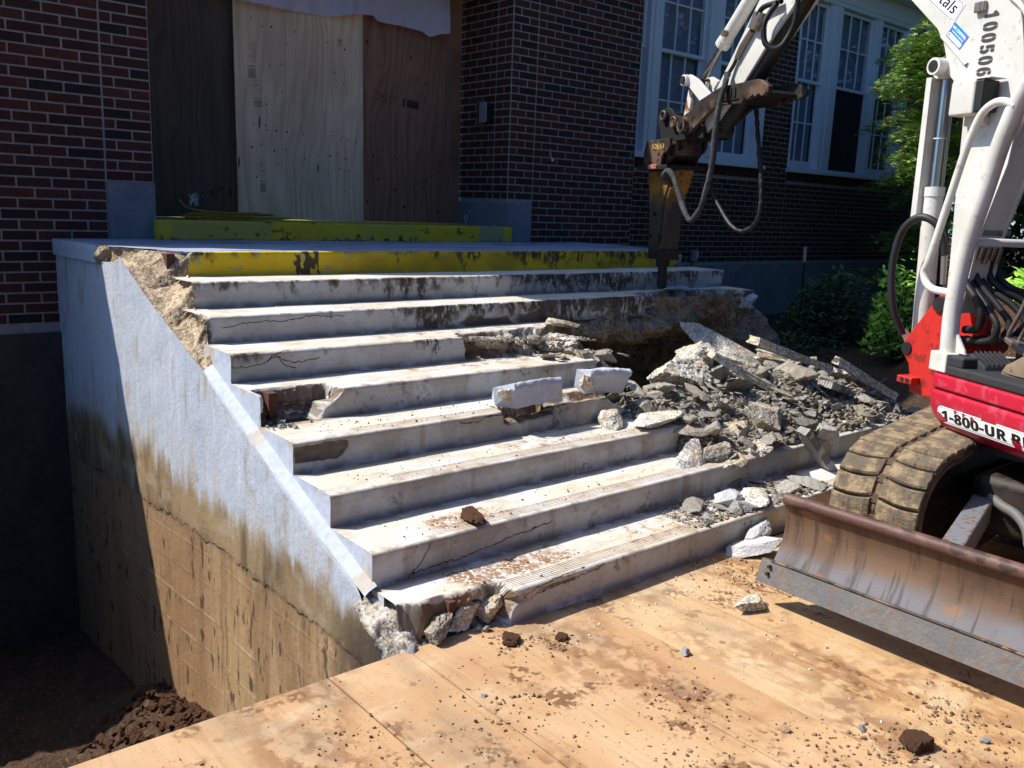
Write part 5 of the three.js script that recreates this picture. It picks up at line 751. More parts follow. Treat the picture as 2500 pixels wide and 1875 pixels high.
  // work light on the boom
  const wl = part('light_box', A.bx(-3.165, -3.02, 2.235, 2.4, 0.09, 0.21, 0.012), XM.white, exc); part('lens', A.bx(-3.21, -3.163, 2.245, 2.395, 0.1, 0.205, 0.008), XM.black, wl); part('bracket', A.bx(-3.17, -3.05, 2.19, 2.236, 0.09, 0.13), XM.white, wl); part('visor', A.bx(-3.24, -3.02, 2.4, 2.404, 0.1, 0.2, 0.001), XM.white, wl);
  // stick
  const stickP = [[-1.55, 3.58], [-1.177, 3.144], [-0.722, 2.587], [-0.606, 2.349], [-0.64, 2.31], [-0.7, 2.33], [-1.097, 2.635], [-1.297, 2.828], [-1.583, 3.068], [-1.85, 3.3]];
  const stick = part('stick', A.ext(stickP, -0.08, 0.08, 0.006), XM.white, exc);
  part('top_link', A.ext([[-1.85, 3.3], [-1.55, 3.58], [-2.35, 3.35], [-2.35, 3.03]], -0.07, 0.07), XM.white, exc);
  part('bucket_cylinder', merge([A.cy([-0.985, 3.22, 0], [-0.69, 2.965, 0], 0.05, 0.05, 26), A.cy([-1.3, 3.49, 0], [-0.985, 3.22, 0], 0.05, 0.05, 26), A.cy([-0.7, 2.972, 0], [-0.655, 2.935, 0], 0.056, 0.056, 26)]), XM.white, exc);
  part('port_boss', A.cy([-0.76, 3.0, 0.04], [-0.76, 3.0, 0.075], 0.024, 0.024, 16), XM.steel, exc);
  part('cylinder_rod', A.cy([-0.66, 2.94, 0], [-0.44, 2.735, 0], 0.024, 0.024, 20), XM.chrome, exc);
  part('thumb_cylinder', merge([A.cy([-1.75, 3.28, 0.0], [-1.083, 2.619, 0.0], 0.062, 0.062, 24), A.cy([-1.083, 2.619, 0], [-0.743, 2.331, 0], 0.052, 0.052, 24)]), XM.black, exc);
  part('thumb_cylinder_eye', A.cy([-0.74, 2.33, -0.07], [-0.74, 2.33, 0.07], 0.06, 0.06, 24), XM.burnt, exc);
  // linkage
  part('lever', merge([A.ext([[-0.324, 2.714], [-0.35, 2.75], [-0.42, 2.752], [-0.523, 2.708], [-0.719, 2.577], [-0.73, 2.5], [-0.64, 2.5], [-0.44, 2.642]], 0.085, 0.11), A.ext([[-0.324, 2.714], [-0.35, 2.75], [-0.42, 2.752], [-0.523, 2.708], [-0.719, 2.577], [-0.73, 2.5], [-0.64, 2.5], [-0.44, 2.642]], -0.11, -0.085)]), XM.white, exc);
  part('link_pin', A.cy([-0.375, 2.712, -0.12], [-0.375, 2.712, 0.15], 0.03, 0.03, 20), XM.burnt, exc); part('grease_boss', A.cy([-0.375, 2.712, 0.11], [-0.375, 2.712, 0.14], 0.045, 0.042, 20), XM.white, exc);
  part('connecting_link', merge([A.ext([[-0.36, 2.72], [-0.42, 2.71], [-0.37, 2.43], [-0.3, 2.44]], 0.04, 0.07), A.ext([[-0.36, 2.72], [-0.42, 2.71], [-0.37, 2.43], [-0.3, 2.44]], -0.07, -0.04)]), std({ map: wear(0xd8d4c6, 0xb58a58, 0x7a4a28, 84, 0.9), roughness: 0.6 }), exc);
  // quick coupler
  const cp = [[-0.0, 2.42], [-0.0, 2.48], [-0.05, 2.51], [-0.13, 2.535], [-0.2, 2.515], [-0.25, 2.47], [-0.33, 2.45], [-0.42, 2.425], [-0.55, 2.41], [-0.66, 2.35], [-0.68, 2.27], [-0.06, 2.27], [-0.05, 2.35]];
  const cpl = part('coupler', merge([A.ext(cp, 0.085, 0.12), A.ext(cp, -0.12, -0.085), A.ext([[-0.06, 2.27], [-0.68, 2.27], [-0.6, 2.34], [-0.1, 2.33]], -0.085, 0.085)]), XM.black, exc);
  for (const [s, y, r, l] of [[-0.13, 2.468, 0.042, 0.15], [-0.293, 2.406, 0.045, 0.15]]) { const t = new THREE.TorusGeometry(r * 0.8, r * 0.28, 10, 24); t.applyMatrix4(new THREE.Matrix4().makeTranslation(s, y, -l)); t.applyMatrix4(A.m); part('pin_ring', t, XM.rust, cpl); part('pin_sleeve', A.cy([s, y, -0.14], [s, y, l], r * 0.95, r * 0.95, 24), XM.black, cpl); }
  part('pin_face', A.cy([-0.293, 2.406, 0.13], [-0.293, 2.406, 0.156], 0.03, 0.03, 20), XM.rust, cpl);
  // thumb: two toothed side plates joined by a web
  const th = [[-0.4, 2.36], [-0.42, 2.42], [-0.479, 2.45], [-0.556, 2.475], [-0.665, 2.535], [-0.767, 2.562], [-0.849, 2.585], [-0.937, 2.606], [-1.166, 2.605], [-1.355, 2.608], [-1.405, 2.596], [-1.481, 2.552], [-1.479, 2.516], [-1.411, 2.493], [-1.377, 2.514], [-1.339, 2.494], [-1.312, 2.513], [-1.259, 2.483], [-1.224, 2.5], [-1.19, 2.464], [-0.991, 2.478], [-0.864, 2.47], [-0.767, 2.425], [-0.648, 2.362], [-0.575, 2.315], [-0.48, 2.3], [-0.42, 2.32]];
  const thumb = part('thumb', A.ext(th, 0.13, 0.165), XM.rust, exc); part('far_plate', A.ext(th, -0.165, -0.13), XM.burnt, thumb); part('web', A.ext([[-0.9, 2.5], [-1.0, 2.56], [-1.38, 2.545], [-1.4, 2.525], [-1.0, 2.49]], -0.13, 0.13), XM.burnt, thumb);
  part('pivot_boss', A.cy([-0.48, 2.373, 0.16], [-0.48, 2.373, 0.2], 0.062, 0.058, 28), XM.rust, thumb); part('pivot_pin', A.cy([-0.48, 2.373, 0.19], [-0.48, 2.373, 0.212], 0.025, 0.022, 20), XM.burnt, thumb);
  const badge = [[-0.98, 2.5], [-0.95, 2.56], [-1.17, 2.6], [-1.2, 2.58], [-1.14, 2.5]]; part('raised_emblem', merge([0, 1, 2].map(i => A.ext([[-1.0 - i * 0.05, 2.51], [-0.985 - i * 0.05, 2.575], [-1.02 - i * 0.05, 2.58], [-1.025 - i * 0.05, 2.515]], 0.164, 0.176, 0.003)).concat([A.ext([[-0.975, 2.498], [-0.975, 2.506], [-1.16, 2.506], [-1.16, 2.498]], 0.164, 0.174, 0.002)])), XM.black, thumb);
  // breaker: top bracket, housing, tool
  const bp = [[0.06, 2.285], [-0.3, 2.285], [-0.3, 2.225], [-0.265, 2.19], [-0.21, 2.175], [-0.18, 2.14], [-0.18, 2.08], [0.1, 2.08], [0.1, 2.19]];
  const brk = part('breaker_bracket', merge([A.ext(bp, 0.15, 0.175), A.ext(bp, -0.175, -0.15), A.ext([[0.05, 2.27], [-0.3, 2.27], [-0.3, 2.16], [-0.18, 2.09], [0.05, 2.09]], -0.12, 0.12)]), XM.rust, exc); brk.userData.label = 'rusty mounting bracket with stencilled numbers';
  part('flange', A.ext([[0.17, 2.085], [-0.3, 2.085], [-0.3, 2.05], [0.17, 2.05]], -0.17, 0.19), XM.burnt, brk); part('red_block', A.bx(-0.15, -0.02, 2.055, 2.09, 0.175, 0.2), std({ map: wear(0xb5786a, 0xc9b3a8, 0x8a3a2a, 94, 0.8), roughness: 0.7 }), brk);
  part('stencil_number', A.decal([-0.12, 2.232], 0.3, 0.06, PI, 0.1757), std({ roughness: 0.6, transparent: true, alphaTest: 0.3, map: canvasTex(512, 128, (g, w, h) => { g.clearRect(0, 0, w, h); g.save(); g.translate(w, h); g.rotate(PI); g.fillStyle = '#d8ac5a'; g.font = 'bold 118px monospace'; g.textBaseline = 'middle'; g.fillText('10651', 90, 66); g.globalCompositeOperation = 'destination-out'; for (let i = 0; i < 60; i++) { g.beginPath(); g.arc(hash(i, 1, 1) * w * 0.95, hash(i, 2, 1) * h, 3 + 9 * hash(i, 3, 1), 0, 7); g.fill(); } g.restore(); }) }), brk);
  const hs = [[0.17, 2.05], [-0.28, 2.05], [-0.25, 1.96], [-0.16, 1.8], [-0.145, 1.52], [-0.12, 1.43], [-0.13, 1.335], [0.09, 1.335], [0.09, 1.42], [0.075, 1.53], [0.11, 1.84], [0.15, 1.96]];
  const hammer = part('breaker_body', A.ext(hs, -0.085, 0.085, 0.014), XM.hammer, exc); { const uv = hammer.geometry.attributes.uv; for (let i = 0; i < uv.count; i++) uv.setXY(i, uv.getX(i) * 2, (uv.getY(i) - 1.33) / 0.72); }
  part('side_plate', A.ext([[0.14, 2.045], [-0.24, 2.045], [-0.13, 1.8], [-0.12, 1.56], [-0.08, 1.45], [0.06, 1.45], [0.06, 1.56], [0.09, 1.83]], 0.085, 0.1, 0.004), XM.hammer, hammer);
  { const uv = hammer.children[0].geometry.attributes.uv; for (let i = 0; i < uv.count; i++) uv.setXY(i, uv.getX(i) * 2, (uv.getY(i) - 1.33) / 0.72); }
  part('tool_bushing', merge([A.bx(-0.13, 0.07, 1.33, 1.42, -0.095, 0.095, 0.012), A.cy([-0.03, 1.34, 0], [-0.03, 1.275, 0], 0.062, 0.055, 22)]), XM.burnt, exc); part('chisel', A.cy([-0.03, 1.29, 0], [-0.045, 1.085, 0], 0.04, 0.036, 18), XM.burnt, exc);
  part('bolt', merge([A.cy([-0.12, 1.52, 0.1], [-0.12, 1.52, 0.115], 0.02, 0.02, 6), A.cy([0.03, 1.52, 0.1], [0.03, 1.52, 0.115], 0.02, 0.02, 6), A.cy([-0.02, 1.7, 0.1], [-0.02, 1.7, 0.112], 0.02, 0.02, 6)]), XM.burnt, exc);
  // breaker hoses in fabric sleeves
  const sleeve = (pts, r, seg) => { const g = A.tb(pts, r, seg, 12), p = g.attributes.position, n = g.attributes.normal; for (let i = 0; i < p.count; i++) { const k = floor(i / 13), d = 0.006 * (vn(k * 0.31, 1) - 0.5) + 0.005 * (vn(k * 0.9, i % 13 * 0.4, 3) - 0.5); p.setXYZ(i, p.getX(i) + n.getX(i) * d, p.getY(i) + n.getY(i) * d, p.getZ(i) + n.getZ(i) * d); } g.computeVertexNormals(); return g; };
  const fab = std({ map: wear(0x38383a, 0x555555, 0x242425, 13, 0.7), roughness: 0.95, bumpMap: fineBump, bumpScale: 0.004 });
  part('breaker_hose', sleeve([[-0.93, 2.69, 0.12], [-1.03, 2.6, 0.2], [-1.005, 2.431, 0.22], [-0.987, 2.244, 0.22], [-0.98, 2.065, 0.22], [-0.929, 1.885, 0.22], [-0.86, 1.736, 0.22], [-0.754, 1.665, 0.22], [-0.674, 1.72, 0.22], [-0.554, 1.873, 0.22], [-0.462, 1.99, 0.22], [-0.379, 2.035, 0.22], [-0.3, 2.0, 0.2], [-0.24, 1.93, 0.1]], 0.021, 170), fab, exc);
  part('breaker_hose', sleeve([[-0.8, 2.62, -0.15], [-0.85, 2.5, -0.2], [-0.907, 2.299, -0.2], [-0.97, 2.088, -0.2], [-1.008, 1.902, -0.2], [-1.012, 1.741, -0.2], [-0.944, 1.639, -0.2], [-0.821, 1.596, -0.2], [-0.682, 1.63, -0.2], [-0.526, 1.745, -0.2], [-0.387, 1.878, -0.2], [-0.31, 1.987, -0.2], [-0.25, 2.0, -0.08]], 0.017, 170), XM.rubber, exc);
  part('steel_line', A.tb([[-1.46, 3.081, 0.11], [-1.275, 3.069, 0.12], [-1.209, 3.019, 0.11], [-1.151, 2.949, 0.1], [-1.064, 2.87, 0.1]], 0.018, 40, 10), XM.rubber, exc);
  part('valve_block', merge([A.ext([[-1.27, 3.04], [-1.2, 3.07], [-1.14, 2.97], [-1.21, 2.94]], 0.08, 0.13), A.cy([-1.15, 2.95, 0.1], [-1.06, 2.865, 0.1], 0.02, 0.024, 14), A.cy([-1.06, 2.865, 0.1], [-1.0, 2.79, 0.1], 0.024, 0.018, 14)]), XM.steel, exc);
  part('steel_line', A.tb([[-1.0, 2.79, 0.1], [-0.97, 2.75, 0.1], [-0.91, 2.668, 0.12]], 0.014, 12, 10), XM.rubber, exc);
  // corrugated hose loop
  { const pts = [[-1.463, 3.068, 0.14], [-1.394, 3.021, 0.14], [-1.35, 2.971, 0.14], [-1.342, 2.915, 0.14], [-1.376, 2.84, 0.15], [-1.435, 2.797, 0.15], [-1.501, 2.78, 0.15], [-1.568, 2.793, 0.15], [-1.627, 2.847, 0.15], [-1.653, 2.909, 0.14], [-1.661, 2.973, 0.14], [-1.67, 3.1, 0.14], [-1.7, 3.3, 0.12]]; const g = A.tb(pts, 0.017, 420, 10), p = g.attributes.position, n = g.attributes.normal; for (let i = 0; i < p.count; i++) { const k = floor(i / 11), d = (k % 4 < 2 ? 0.0025 : -0.0025); p.setXYZ(i, p.getX(i) + n.getX(i) * d, p.getY(i) + n.getY(i) * d, p.getZ(i) + n.getZ(i) * d); } g.computeVertexNormals(); part('corrugated_hose', g, XM.black, exc); }
  // swing bracket
  const sw = [[-3.1, 1.35], [-3.055, 1.35], [-2.865, 1.09], [-2.843, 1.047], [-2.849, 1.021], [-2.905, 0.962], [-2.925, 0.891], [-2.934, 0.811], [-3.032, 0.805], [-3.12, 0.815], [-3.2, 0.95], [-3.16, 1.115], [-3.16, 1.3]];
  const bracket = part('swing_bracket', merge([A.ext(sw, 0.1, 0.14, 0.006), A.ext(sw, -0.14, -0.1, 0.006), A.ext([[-2.95, 1.12], [-3.16, 1.12], [-3.2, 0.95], [-3.05, 0.82], [-2.95, 0.9]], -0.1, 0.1)]), XM.cast, exc); bracket.userData.label = 'red cast swing bracket at the boom foot';
  part('pivot_pin', A.cy([-3.07, 1.3, -0.15], [-3.07, 1.3, 0.155], 0.04, 0.04, 24), XM.burnt, bracket); part('pivot_pin', A.cy([-2.885, 1.043, -0.15], [-2.885, 1.043, 0.15], 0.033, 0.033, 24), XM.black, bracket);
  part('swing_lug', A.bx(-3.0, -2.895, 0.862, 0.9, 0.1, 0.2), XM.cast, bracket); part('swing_web', A.ext([[-3.0, 0.99], [-3.16, 1.15], [-3.19, 1.12], [-3.19, 1.07], [-3.05, 0.95]], -0.24, -0.14), XM.cast, bracket);
  part('lug_hole', merge([A.cy([-2.935, 0.882, 0.2], [-2.935, 0.882, 0.203], 0.012, 0.012, 14), A.cy([-2.97, 0.882, 0.2], [-2.97, 0.882, 0.203], 0.012, 0.012, 14)]), XM.black, bracket);
}
// ---------------------------------------------------------------- upper body (s = 0 at the front left corner)
const B = frame(2.559, 3.409, 28);
{
  const frontS = polyline([[0.69, -0.25], [0.705, -0.188], [0.723, -0.114], [0.761, -0.07], [0.80, -0.045], [0.856, -0.02], [0.93, -0.012], [1.0, 0.0]]);
  const prof = [[-0.5, 0.995], [-0.03, 1.0], [-0.012, 0.996], [0, 0.985], [0.004, 0.94], [0.003, 0.931], [-0.014, 0.928], [-0.014, 0.922], [0.006, 0.918], [0.012, 0.9], [0.014, 0.87], [0.01, 0.83], [0.0, 0.79], [-0.02, 0.755], [-0.06, 0.722], [-0.12, 0.705], [-0.3, 0.7], [-0.9, 0.7]];
  const g = grid(60, prof.length - 1, (u, v, i, j) => { const [o, y] = prof[j], q = u < 0.2 ? (u / 0.2) * 0.1 : 0.1 + (u - 0.2) / 0.8 * 1.9, r = 0.05, k = q < r ? r - sqrt(max(0, r * r - (r - q) * (r - q))) : 0; return { p: B.P(frontS(y) - q, y, o - k), uv: [q, y + o] }; });
  const pan = part('side_panel', g, XM.red, exc); pan.userData.label = 'glossy red lower side panel with a torn telephone sticker';
  part('front_panel', grid(10, prof.length - 1, (u, v, i, j) => { const [o, y] = prof[j]; return { p: B.P(frontS(y) - 0.0, y, lerp(o - 0.05, -1.3, u)), uv: [u, y] }; }), XM.red, exc);
  part('phone_sticker', (() => { const G = grid(30, 6, (u, v) => { const s = -0.115 - u * 0.86, y = lerp(0.857, 0.772, v) + 0.003 * 0, o = [[0.772, -0.008], [0.79, 0.0], [0.83, 0.01], [0.87, 0.014]]; return { p: B.P(s, y, polyline(o)(y) + 0.0035), uv: [u, 1 - v] }; }); return G; })(), std({ roughness: 0.35, transparent: true, alphaTest: 0.5, map: canvasTex(2048, 220, (g, w, h) => {
    g.clearRect(0, 0, w, h); g.fillStyle = '#f3f2ee'; g.beginPath(); g.roundRect(4, 4, w + 80, h - 8, 70); g.fill(); g.strokeStyle = '#3a3a50'; g.lineWidth = 5; g.beginPath(); g.roundRect(26, 24, w + 80, h - 48, 56); g.stroke(); g.fillStyle = '#1c1a1c'; g.font = 'bold 168px sans-serif'; g.textBaseline = 'middle'; g.save(); g.scale(1.42, 1); g.fillText('1-800-UR RENTS', 44, h / 2 + 8); g.lineWidth = 9; g.strokeStyle = '#1c1a1c'; g.strokeText('1-800-UR RENTS', 44, h / 2 + 8); g.restore();
    g.globalCompositeOperation = 'destination-out'; const star = (x, y, r) => { g.beginPath(); for (let i = 0; i < 10; i++) { const a = i * PI / 5 - PI / 2, q = i % 2 ? r * 0.45 : r; g.lineTo(x + q * cos(a), y + q * sin(a)); } g.fill(); };
    star(300, 28, 44); star(430, 34, 40); star(560, 50, 44); g.fillRect(700, 0, 220, 26); g.beginPath(); g.moveTo(0, 95); g.lineTo(60, 110); g.lineTo(95, 140); g.lineTo(130, 130); g.lineTo(150, 190); g.lineTo(60, 220); g.lineTo(0, 220); g.fill(); g.beginPath(); g.moveTo(1120, 110); g.lineTo(1190, 140); g.lineTo(1260, 120); g.lineTo(1270, 220); g.lineTo(1170, 220); g.fill(); }) }), pan);
  // floor, sill, white corner block
  part('corner_block', B.bx(-0.1, 0.02, 1.004, 1.1, -0.14, -0.01, 0.008), XM.white, exc);
  part('floor_sill', merge([B.bx(-1.9, -0.105, 1.0, 1.045, -0.2, -0.012, 0.012), B.bx(-0.2, -0.105, 1.04, 1.095, -0.14, -0.02, 0.014)]), XM.plastic, exc);
  part('floor_mat', B.bx(-1.9, -0.02, 0.99, 1.035, -1.25, -0.14, 0.006), XM.plastic, exc);
  { const r = []; for (let i = 0; i < 14; i++) for (let j = 0; j < 5; j++) r.push(B.bx(-0.34 - i * 0.06, -0.305 - i * 0.06, 1.034, 1.042, -0.26 - j * 0.05, -0.225 - j * 0.05, 0.003)); const m = part('mat_studs', merge(r), XM.plastic, exc); }
  { const f = part('footrest', B.ext([[-0.11, 1.035], [-0.115, 1.095], [-0.15, 1.112], [-0.25, 1.062], [-0.26, 1.035]], -0.27, -0.1, 0.008), XM.plastic, exc); for (let i = 0; i < 6; i++) part('rib', B.ext([[-0.145, 1.114], [-0.245, 1.066], [-0.247, 1.072], [-0.147, 1.122]], -0.262 + i * 0.026, -0.252 + i * 0.026, 0.002), XM.plastic, f); }
  part('front_rail', B.bx(-0.06, -0.02, 1.03, 1.075, -0.95, -0.14, 0.006), XM.tubes, exc);
  { const p = part('pedal', B.ext([[0.0, 1.165], [-0.03, 1.175], [-0.16, 1.13], [-0.17, 1.1], [-0.14, 1.1]], -0.49, -0.38, 0.004), XM.steel, exc); part('lever', B.tb([[-0.02, 1.16, -0.4], [-0.035, 1.2, -0.4], [-0.1, 1.34, -0.4], [-0.16, 1.55, -0.4]], 0.011, 20, 10), XM.steel, p); part('lever', B.tb([[-0.06, 1.16, -0.44], [-0.075, 1.2, -0.44], [-0.14, 1.33, -0.44], [-0.2, 1.55, -0.44]], 0.011, 20, 10), XM.steel, p); part('pedal_link', B.bx(-0.14, -0.08, 1.03, 1.13, -0.46, -0.41), XM.black, p); }
  // canopy post, grab handle and cross bar
  const post = part('canopy_post', B.tb([[-0.035, 1.09, -0.07], [-0.026, 1.2, -0.07], [-0.024, 1.335, -0.07], [-0.06, 1.61, -0.07], [-0.13, 1.86, -0.07], [-0.204, 2.116, -0.07], [-0.3, 2.31, -0.07], [-0.6, 2.62, -0.08]], 0.04, 60, 22), XM.white, exc); post.userData.label = 'thick white tubular canopy post';
  part('gusset', B.ext([[-0.07, 1.1], [-0.06, 1.2], [-0.13, 1.12], [-0.14, 1.1]], -0.09, -0.075), XM.white, exc);
  part('grab_handle', B.tb([[-0.27, 2.225, -0.05], [-0.21, 2.25, -0.04], [-0.152, 2.25, -0.04], [-0.085, 2.216, -0.04], [-0.026, 2.113, -0.04], [0.07, 1.81, -0.04], [0.162, 1.513, -0.04], [0.182, 1.472, -0.04], [0.16, 1.424, -0.04], [0.108, 1.394, -0.04], [-0.01, 1.383, -0.06]], 0.0185, 90, 14), XM.white, exc);
  part('cross_bar', B.tb([[-0.06, 1.632, -0.09], [-0.1, 1.632, -0.3], [-0.12, 1.632, -0.9]], 0.019, 20, 14), XM.tubes, exc);
  part('rear_post', B.tb([[-1.5, 1.03, -0.1], [-1.5, 2.5, -0.1], [-1.2, 2.68, -0.1]], 0.04, 30, 14), XM.white, exc);
  part('canopy_roof', B.bx(-1.7, -0.3, 2.66, 2.72, -1.3, -0.02, 0.03), XM.white, exc);
  part('engine_hood', B.bx(-1.95, -1.35, 1.0, 1.75, -1.35, -0.05, 0.12), XM.red, exc); part('seat', merge([B.bx(-1.2, -0.75, 1.25, 1.4, -0.9, -0.45, 0.05), B.bx(-1.35, -1.2, 1.3, 1.85, -0.9, -0.45, 0.05)]), XM.plastic, exc);
  // manifold and the bundle of hoses running down to the swing
  { const ft = []; for (let i = 0; i < 4; i++) for (let j = 0; j < 3; j++) ft.push(A.cy([-3.15 - j * 0.025, 1.6, 0.05 - i * 0.04], [-3.14 - j * 0.022, 1.54 - 0.02 * (i % 2), 0.05 - i * 0.04], 0.014, 0.013, 8)); part('hose_fittings', merge(ft), XM.steel, exc); }
  const hs = [[0.05, 0.0], [0.025, 0.02], [-0.02, 0.0], [-0.06, 0.03], [-0.09, 0.0], [-0.12, 0.03]];
  hs.forEach(([o, d], i) => part('hose', A.tb([[-3.14 - d, 1.56, o], [-3.13 - d, 1.47, o], [-3.17 - d - 0.01 * i, 1.4, o - 0.01], [-3.28 - 0.012 * i, 1.3 + 0.012 * i, o - 0.03 * i], [-3.345 - 0.014 * i, 1.22 + 0.012 * i, o - 0.04 * i], [-3.33 - 0.01 * i, 1.16 + 0.01 * i, o - 0.03 * i], [-3.25, 1.13, o - 0.02 * i], [-3.14, 1.13, o - 0.01 * i]], 0.0175, 60, 12), XM.rubber, exc));
  part('hose', A.tb([[-3.1, 1.5, 0.06], [-3.17, 1.42, 0.1], [-3.25, 1.34, 0.1], [-3.28, 1.26, 0.09], [-3.25, 1.2, 0.07], [-3.16, 1.18, 0.05]], 0.02, 40, 12), XM.rubber, exc);
}
// ---------------------------------------------------------------- undercarriage: tracks, blade
function track(z0, z1, visible) {
  const tr = new THREE.Group(); tr.name = 'track'; exc.add(tr);
  const c0 = [2.25, 0.40], c1 = [4.15, 0.60], r = 0.285, tilt = Math.atan2(c1[1] - c0[1], c1[0] - c0[0]), L = hypot(c1[0] - c0[0], c1[1] - c0[1]), per = 2 * L + 2 * PI * r;
  const at = (d, rr = r) => { d = ((d % per) + per) % per; let x, y, a; if (d < L) { x = d; y = rr; a = 0; } else if (d < L + PI * r) { const q = (d - L) / r; x = L + rr * sin(q); y = rr * cos(q); a = -q; } else if (d < 2 * L + PI * r) { x = L - (d - L - PI * r); y = -rr; a = PI; } else { const q = (d - 2 * L - PI * r) / r; x = -rr * sin(q); y = -rr * cos(q); a = PI - q; } const c = cos(tilt), s = sin(tilt); return [c0[0] + x * c - y * s, c0[1] + x * s + y * c, a + tilt]; };
  const N = 120, ring = (rr, za, zb) => grid(N, 4, (u, v) => { const [x, y] = at(u * per, rr); return { p: [x, y, lerp(za, zb, v)], uv: [u * per, v * 0.4] }; });
  const edge = z => grid(N, 1, (u, v) => { const [x, y] = at(u * per, v ? r - 0.05 : r); return { p: [x, y, z], uv: [u * per, v] }; });
  part('track_belt', merge([ring(r, z0, z1), ring(r - 0.05, z0, z1), edge(z0), edge(z1)]), XM.trackBelt, tr);
  const n = 58, w = (z1 - z0), mid = (z0 + z1) / 2, rowW = w * 0.455;
  for (let i = 0; i < n; i++) {
    const [x, y, a] = at(i * per / n, r); if (!visible && false) continue;
    for (const side of [0, 1]) {
      const zc = side ? z1 - rowW / 2 - 0.002 : z0 + rowW / 2 + 0.002; const g = XM.lugGeo[side][i % 3]; const m = sh(new THREE.Mesh(g, XM.lug[(i * 7 + side * 3) % 3])); m.name = numbered('track_lug'); m.position.set(x, y, zc).sub(exc.position); m.rotation.z = a; tr.add(m);
    }
    const [xb, yb, ab] = at((i + 0.5) * per / n, r - 0.004); const k = sh(new THREE.Mesh(XM.linkGeo, XM.burntMud)); k.name = numbered('track_link'); k.position.set(xb, yb, mid).sub(exc.position); k.rotation.z = ab; tr.add(k);
  }
  part('track_frame', box(2.2, 4.2, 0.26, 0.5, z0 + 0.1, z1 - 0.1, 0.04), XM.burnt, tr);
  part('idler', cyl([2.25, 0.4, z0 + 0.08], [2.25, 0.4, z1 - 0.08], 0.23, 0.23, 28), XM.burnt, tr); part('sprocket', cyl([4.15, 0.6, z0 + 0.08], [4.15, 0.6, z1 - 0.08], 0.23, 0.23, 20), XM.burnt, tr);
}
{
  const mud = (seed, dark) => tex(128, 256, (u, v) => { const a = tfbm(u, v, 4, 5, seed), b = tfbm(u, v, 16, 4, seed + 3); let c = mix3(hex3(0x8d795c), hex3(0xa48c69), b); c = mix3(c, hex3(0x5f5445), 0.85 * sstep(0.36, 0.68, a + dark)); c = mix3(c, hex3(0x453d33), 0.55 * sstep(0.56, 0.8, tfbm(u, v, 9, 5, seed + 9))); return c; });
  XM.lug = [0, 1, 2].map(i => std({ map: mud(10 + i * 7, [-0.06, -0.02, 0.03][i]), roughness: 0.95, bumpMap: fineBump, bumpScale: 0.006 }));
  XM.trackBelt = std({ map: tex(256, 256, (u, v) => mix3(hex3(0x332d26), hex3(0x80694d), sstep(0.3, 0.65, tfbm(u, v, 12, 4, 5)))), roughness: 0.95, bumpMap: rawBump, bumpScale: 0.01 });
  XM.burntMud = std({ map: tex(64, 64, (u, v) => mix3(hex3(0x3a3026), hex3(0x6d5840), tfbm(u, v, 8, 4, 3))), roughness: 0.95 });
  const lug = (side, s) => { const w = 0.19, h = 0.021, d = 0.082, g = NI(new THREE.BoxGeometry(d, h, w, 3, 2, 8)), p = g.attributes.position; for (let i = 0; i < p.count; i++) { let x = p.getX(i), y = p.getY(i), z = p.getZ(i); const t = (side ? -z : z) / w; /* -0.5 outer .. 0.5 inner */ const top = y > 0 ? 1 : 0; x *= top ? 0.93 : 1.08; z *= top ? 0.97 : 1; x += 0.045 * t * t - 0.012 + 0.012 * t; y += top * 0.006 * (vn(x * 60 + s, z * 30, s) - 0.5) - top * 0.006 * (abs(t) > 0.42 ? 1 : 0); p.setXYZ(i, x, y + h * 0.45, z); } g.computeVertexNormals(); const uv = g.attributes.uv; for (let i = 0; i < uv.count; i++) uv.setXY(i, p.getX(i) * 5 + s * 0.3, p.getZ(i) * 5); return g; };
  XM.lugGeo = [0, 1].map(s => [0, 1, 2].map(i => lug(s, i * 5 + s))); XM.linkGeo = new RoundedBoxGeometry(0.045, 0.022, 0.045, 1, 0.005);
  track(3.3, 3.715, true); track(4.75, 5.16, false);
  part('car_body', merge([box(2.45, 4.0, 0.3, 0.58, 3.72, 4.74, 0.05), cyl([3.2, 0.55, 4.25], [3.2, 0.72, 4.25], 0.4, 0.4, 30)]), XM.burnt, exc);
  part('deck_plate', box(2.5, 4.2, 0.66, 0.70, 3.5, 5.0, 0.01), XM.burnt, exc);
  // dozer blade: curved mouldboard, rolled top edge, bolted cutting edge
  const bz0 = 3.295, bz1 = 5.22, sec = [];
  for (let i = 0; i <= 18; i++) { const t = i / 18, y = lerp(0.2, 0.485, t); sec.push([1.535 + 0.055 * sin(PI * t * 0.95) + 0.03 * t, y]); }
  const bladeTex = tex(1024, 256, (u, v) => { const z = u * 1.92, y = v * 0.3, a = fbm(z * 2.5, y * 9, 5, 4), b = fbm(z * 14, y * 5, 8, 4), sc = fbm(z * 60, y * 6, 9, 3), k = fbm(z * 5, y * 5, 12, 4); let c = mix3(hex3(0x5d4532), hex3(0x7a6048), a); c = mix3(c, hex3(0x6d6a6c), sstep(0.42, 0.14, v + 0.25 * (k - 0.5))); c = mix3(c, hex3(0x4b2c22), 0.7 * sstep(0.72, 0.95, v + 0.2 * (b - 0.5))); c = mix3(c, hex3(0x46352a), 0.5 * sstep(0.48, 0.75, b)); c = mix3(c, hex3(0x2f241d), 0.45 * sstep(0.58, 0.8, sc)); c = mix3(c, hex3(0x9a6440), 0.5 * sstep(0.64, 0.78, fbm(z * 9, y * 12, 31, 5))); return c; }, true, false);
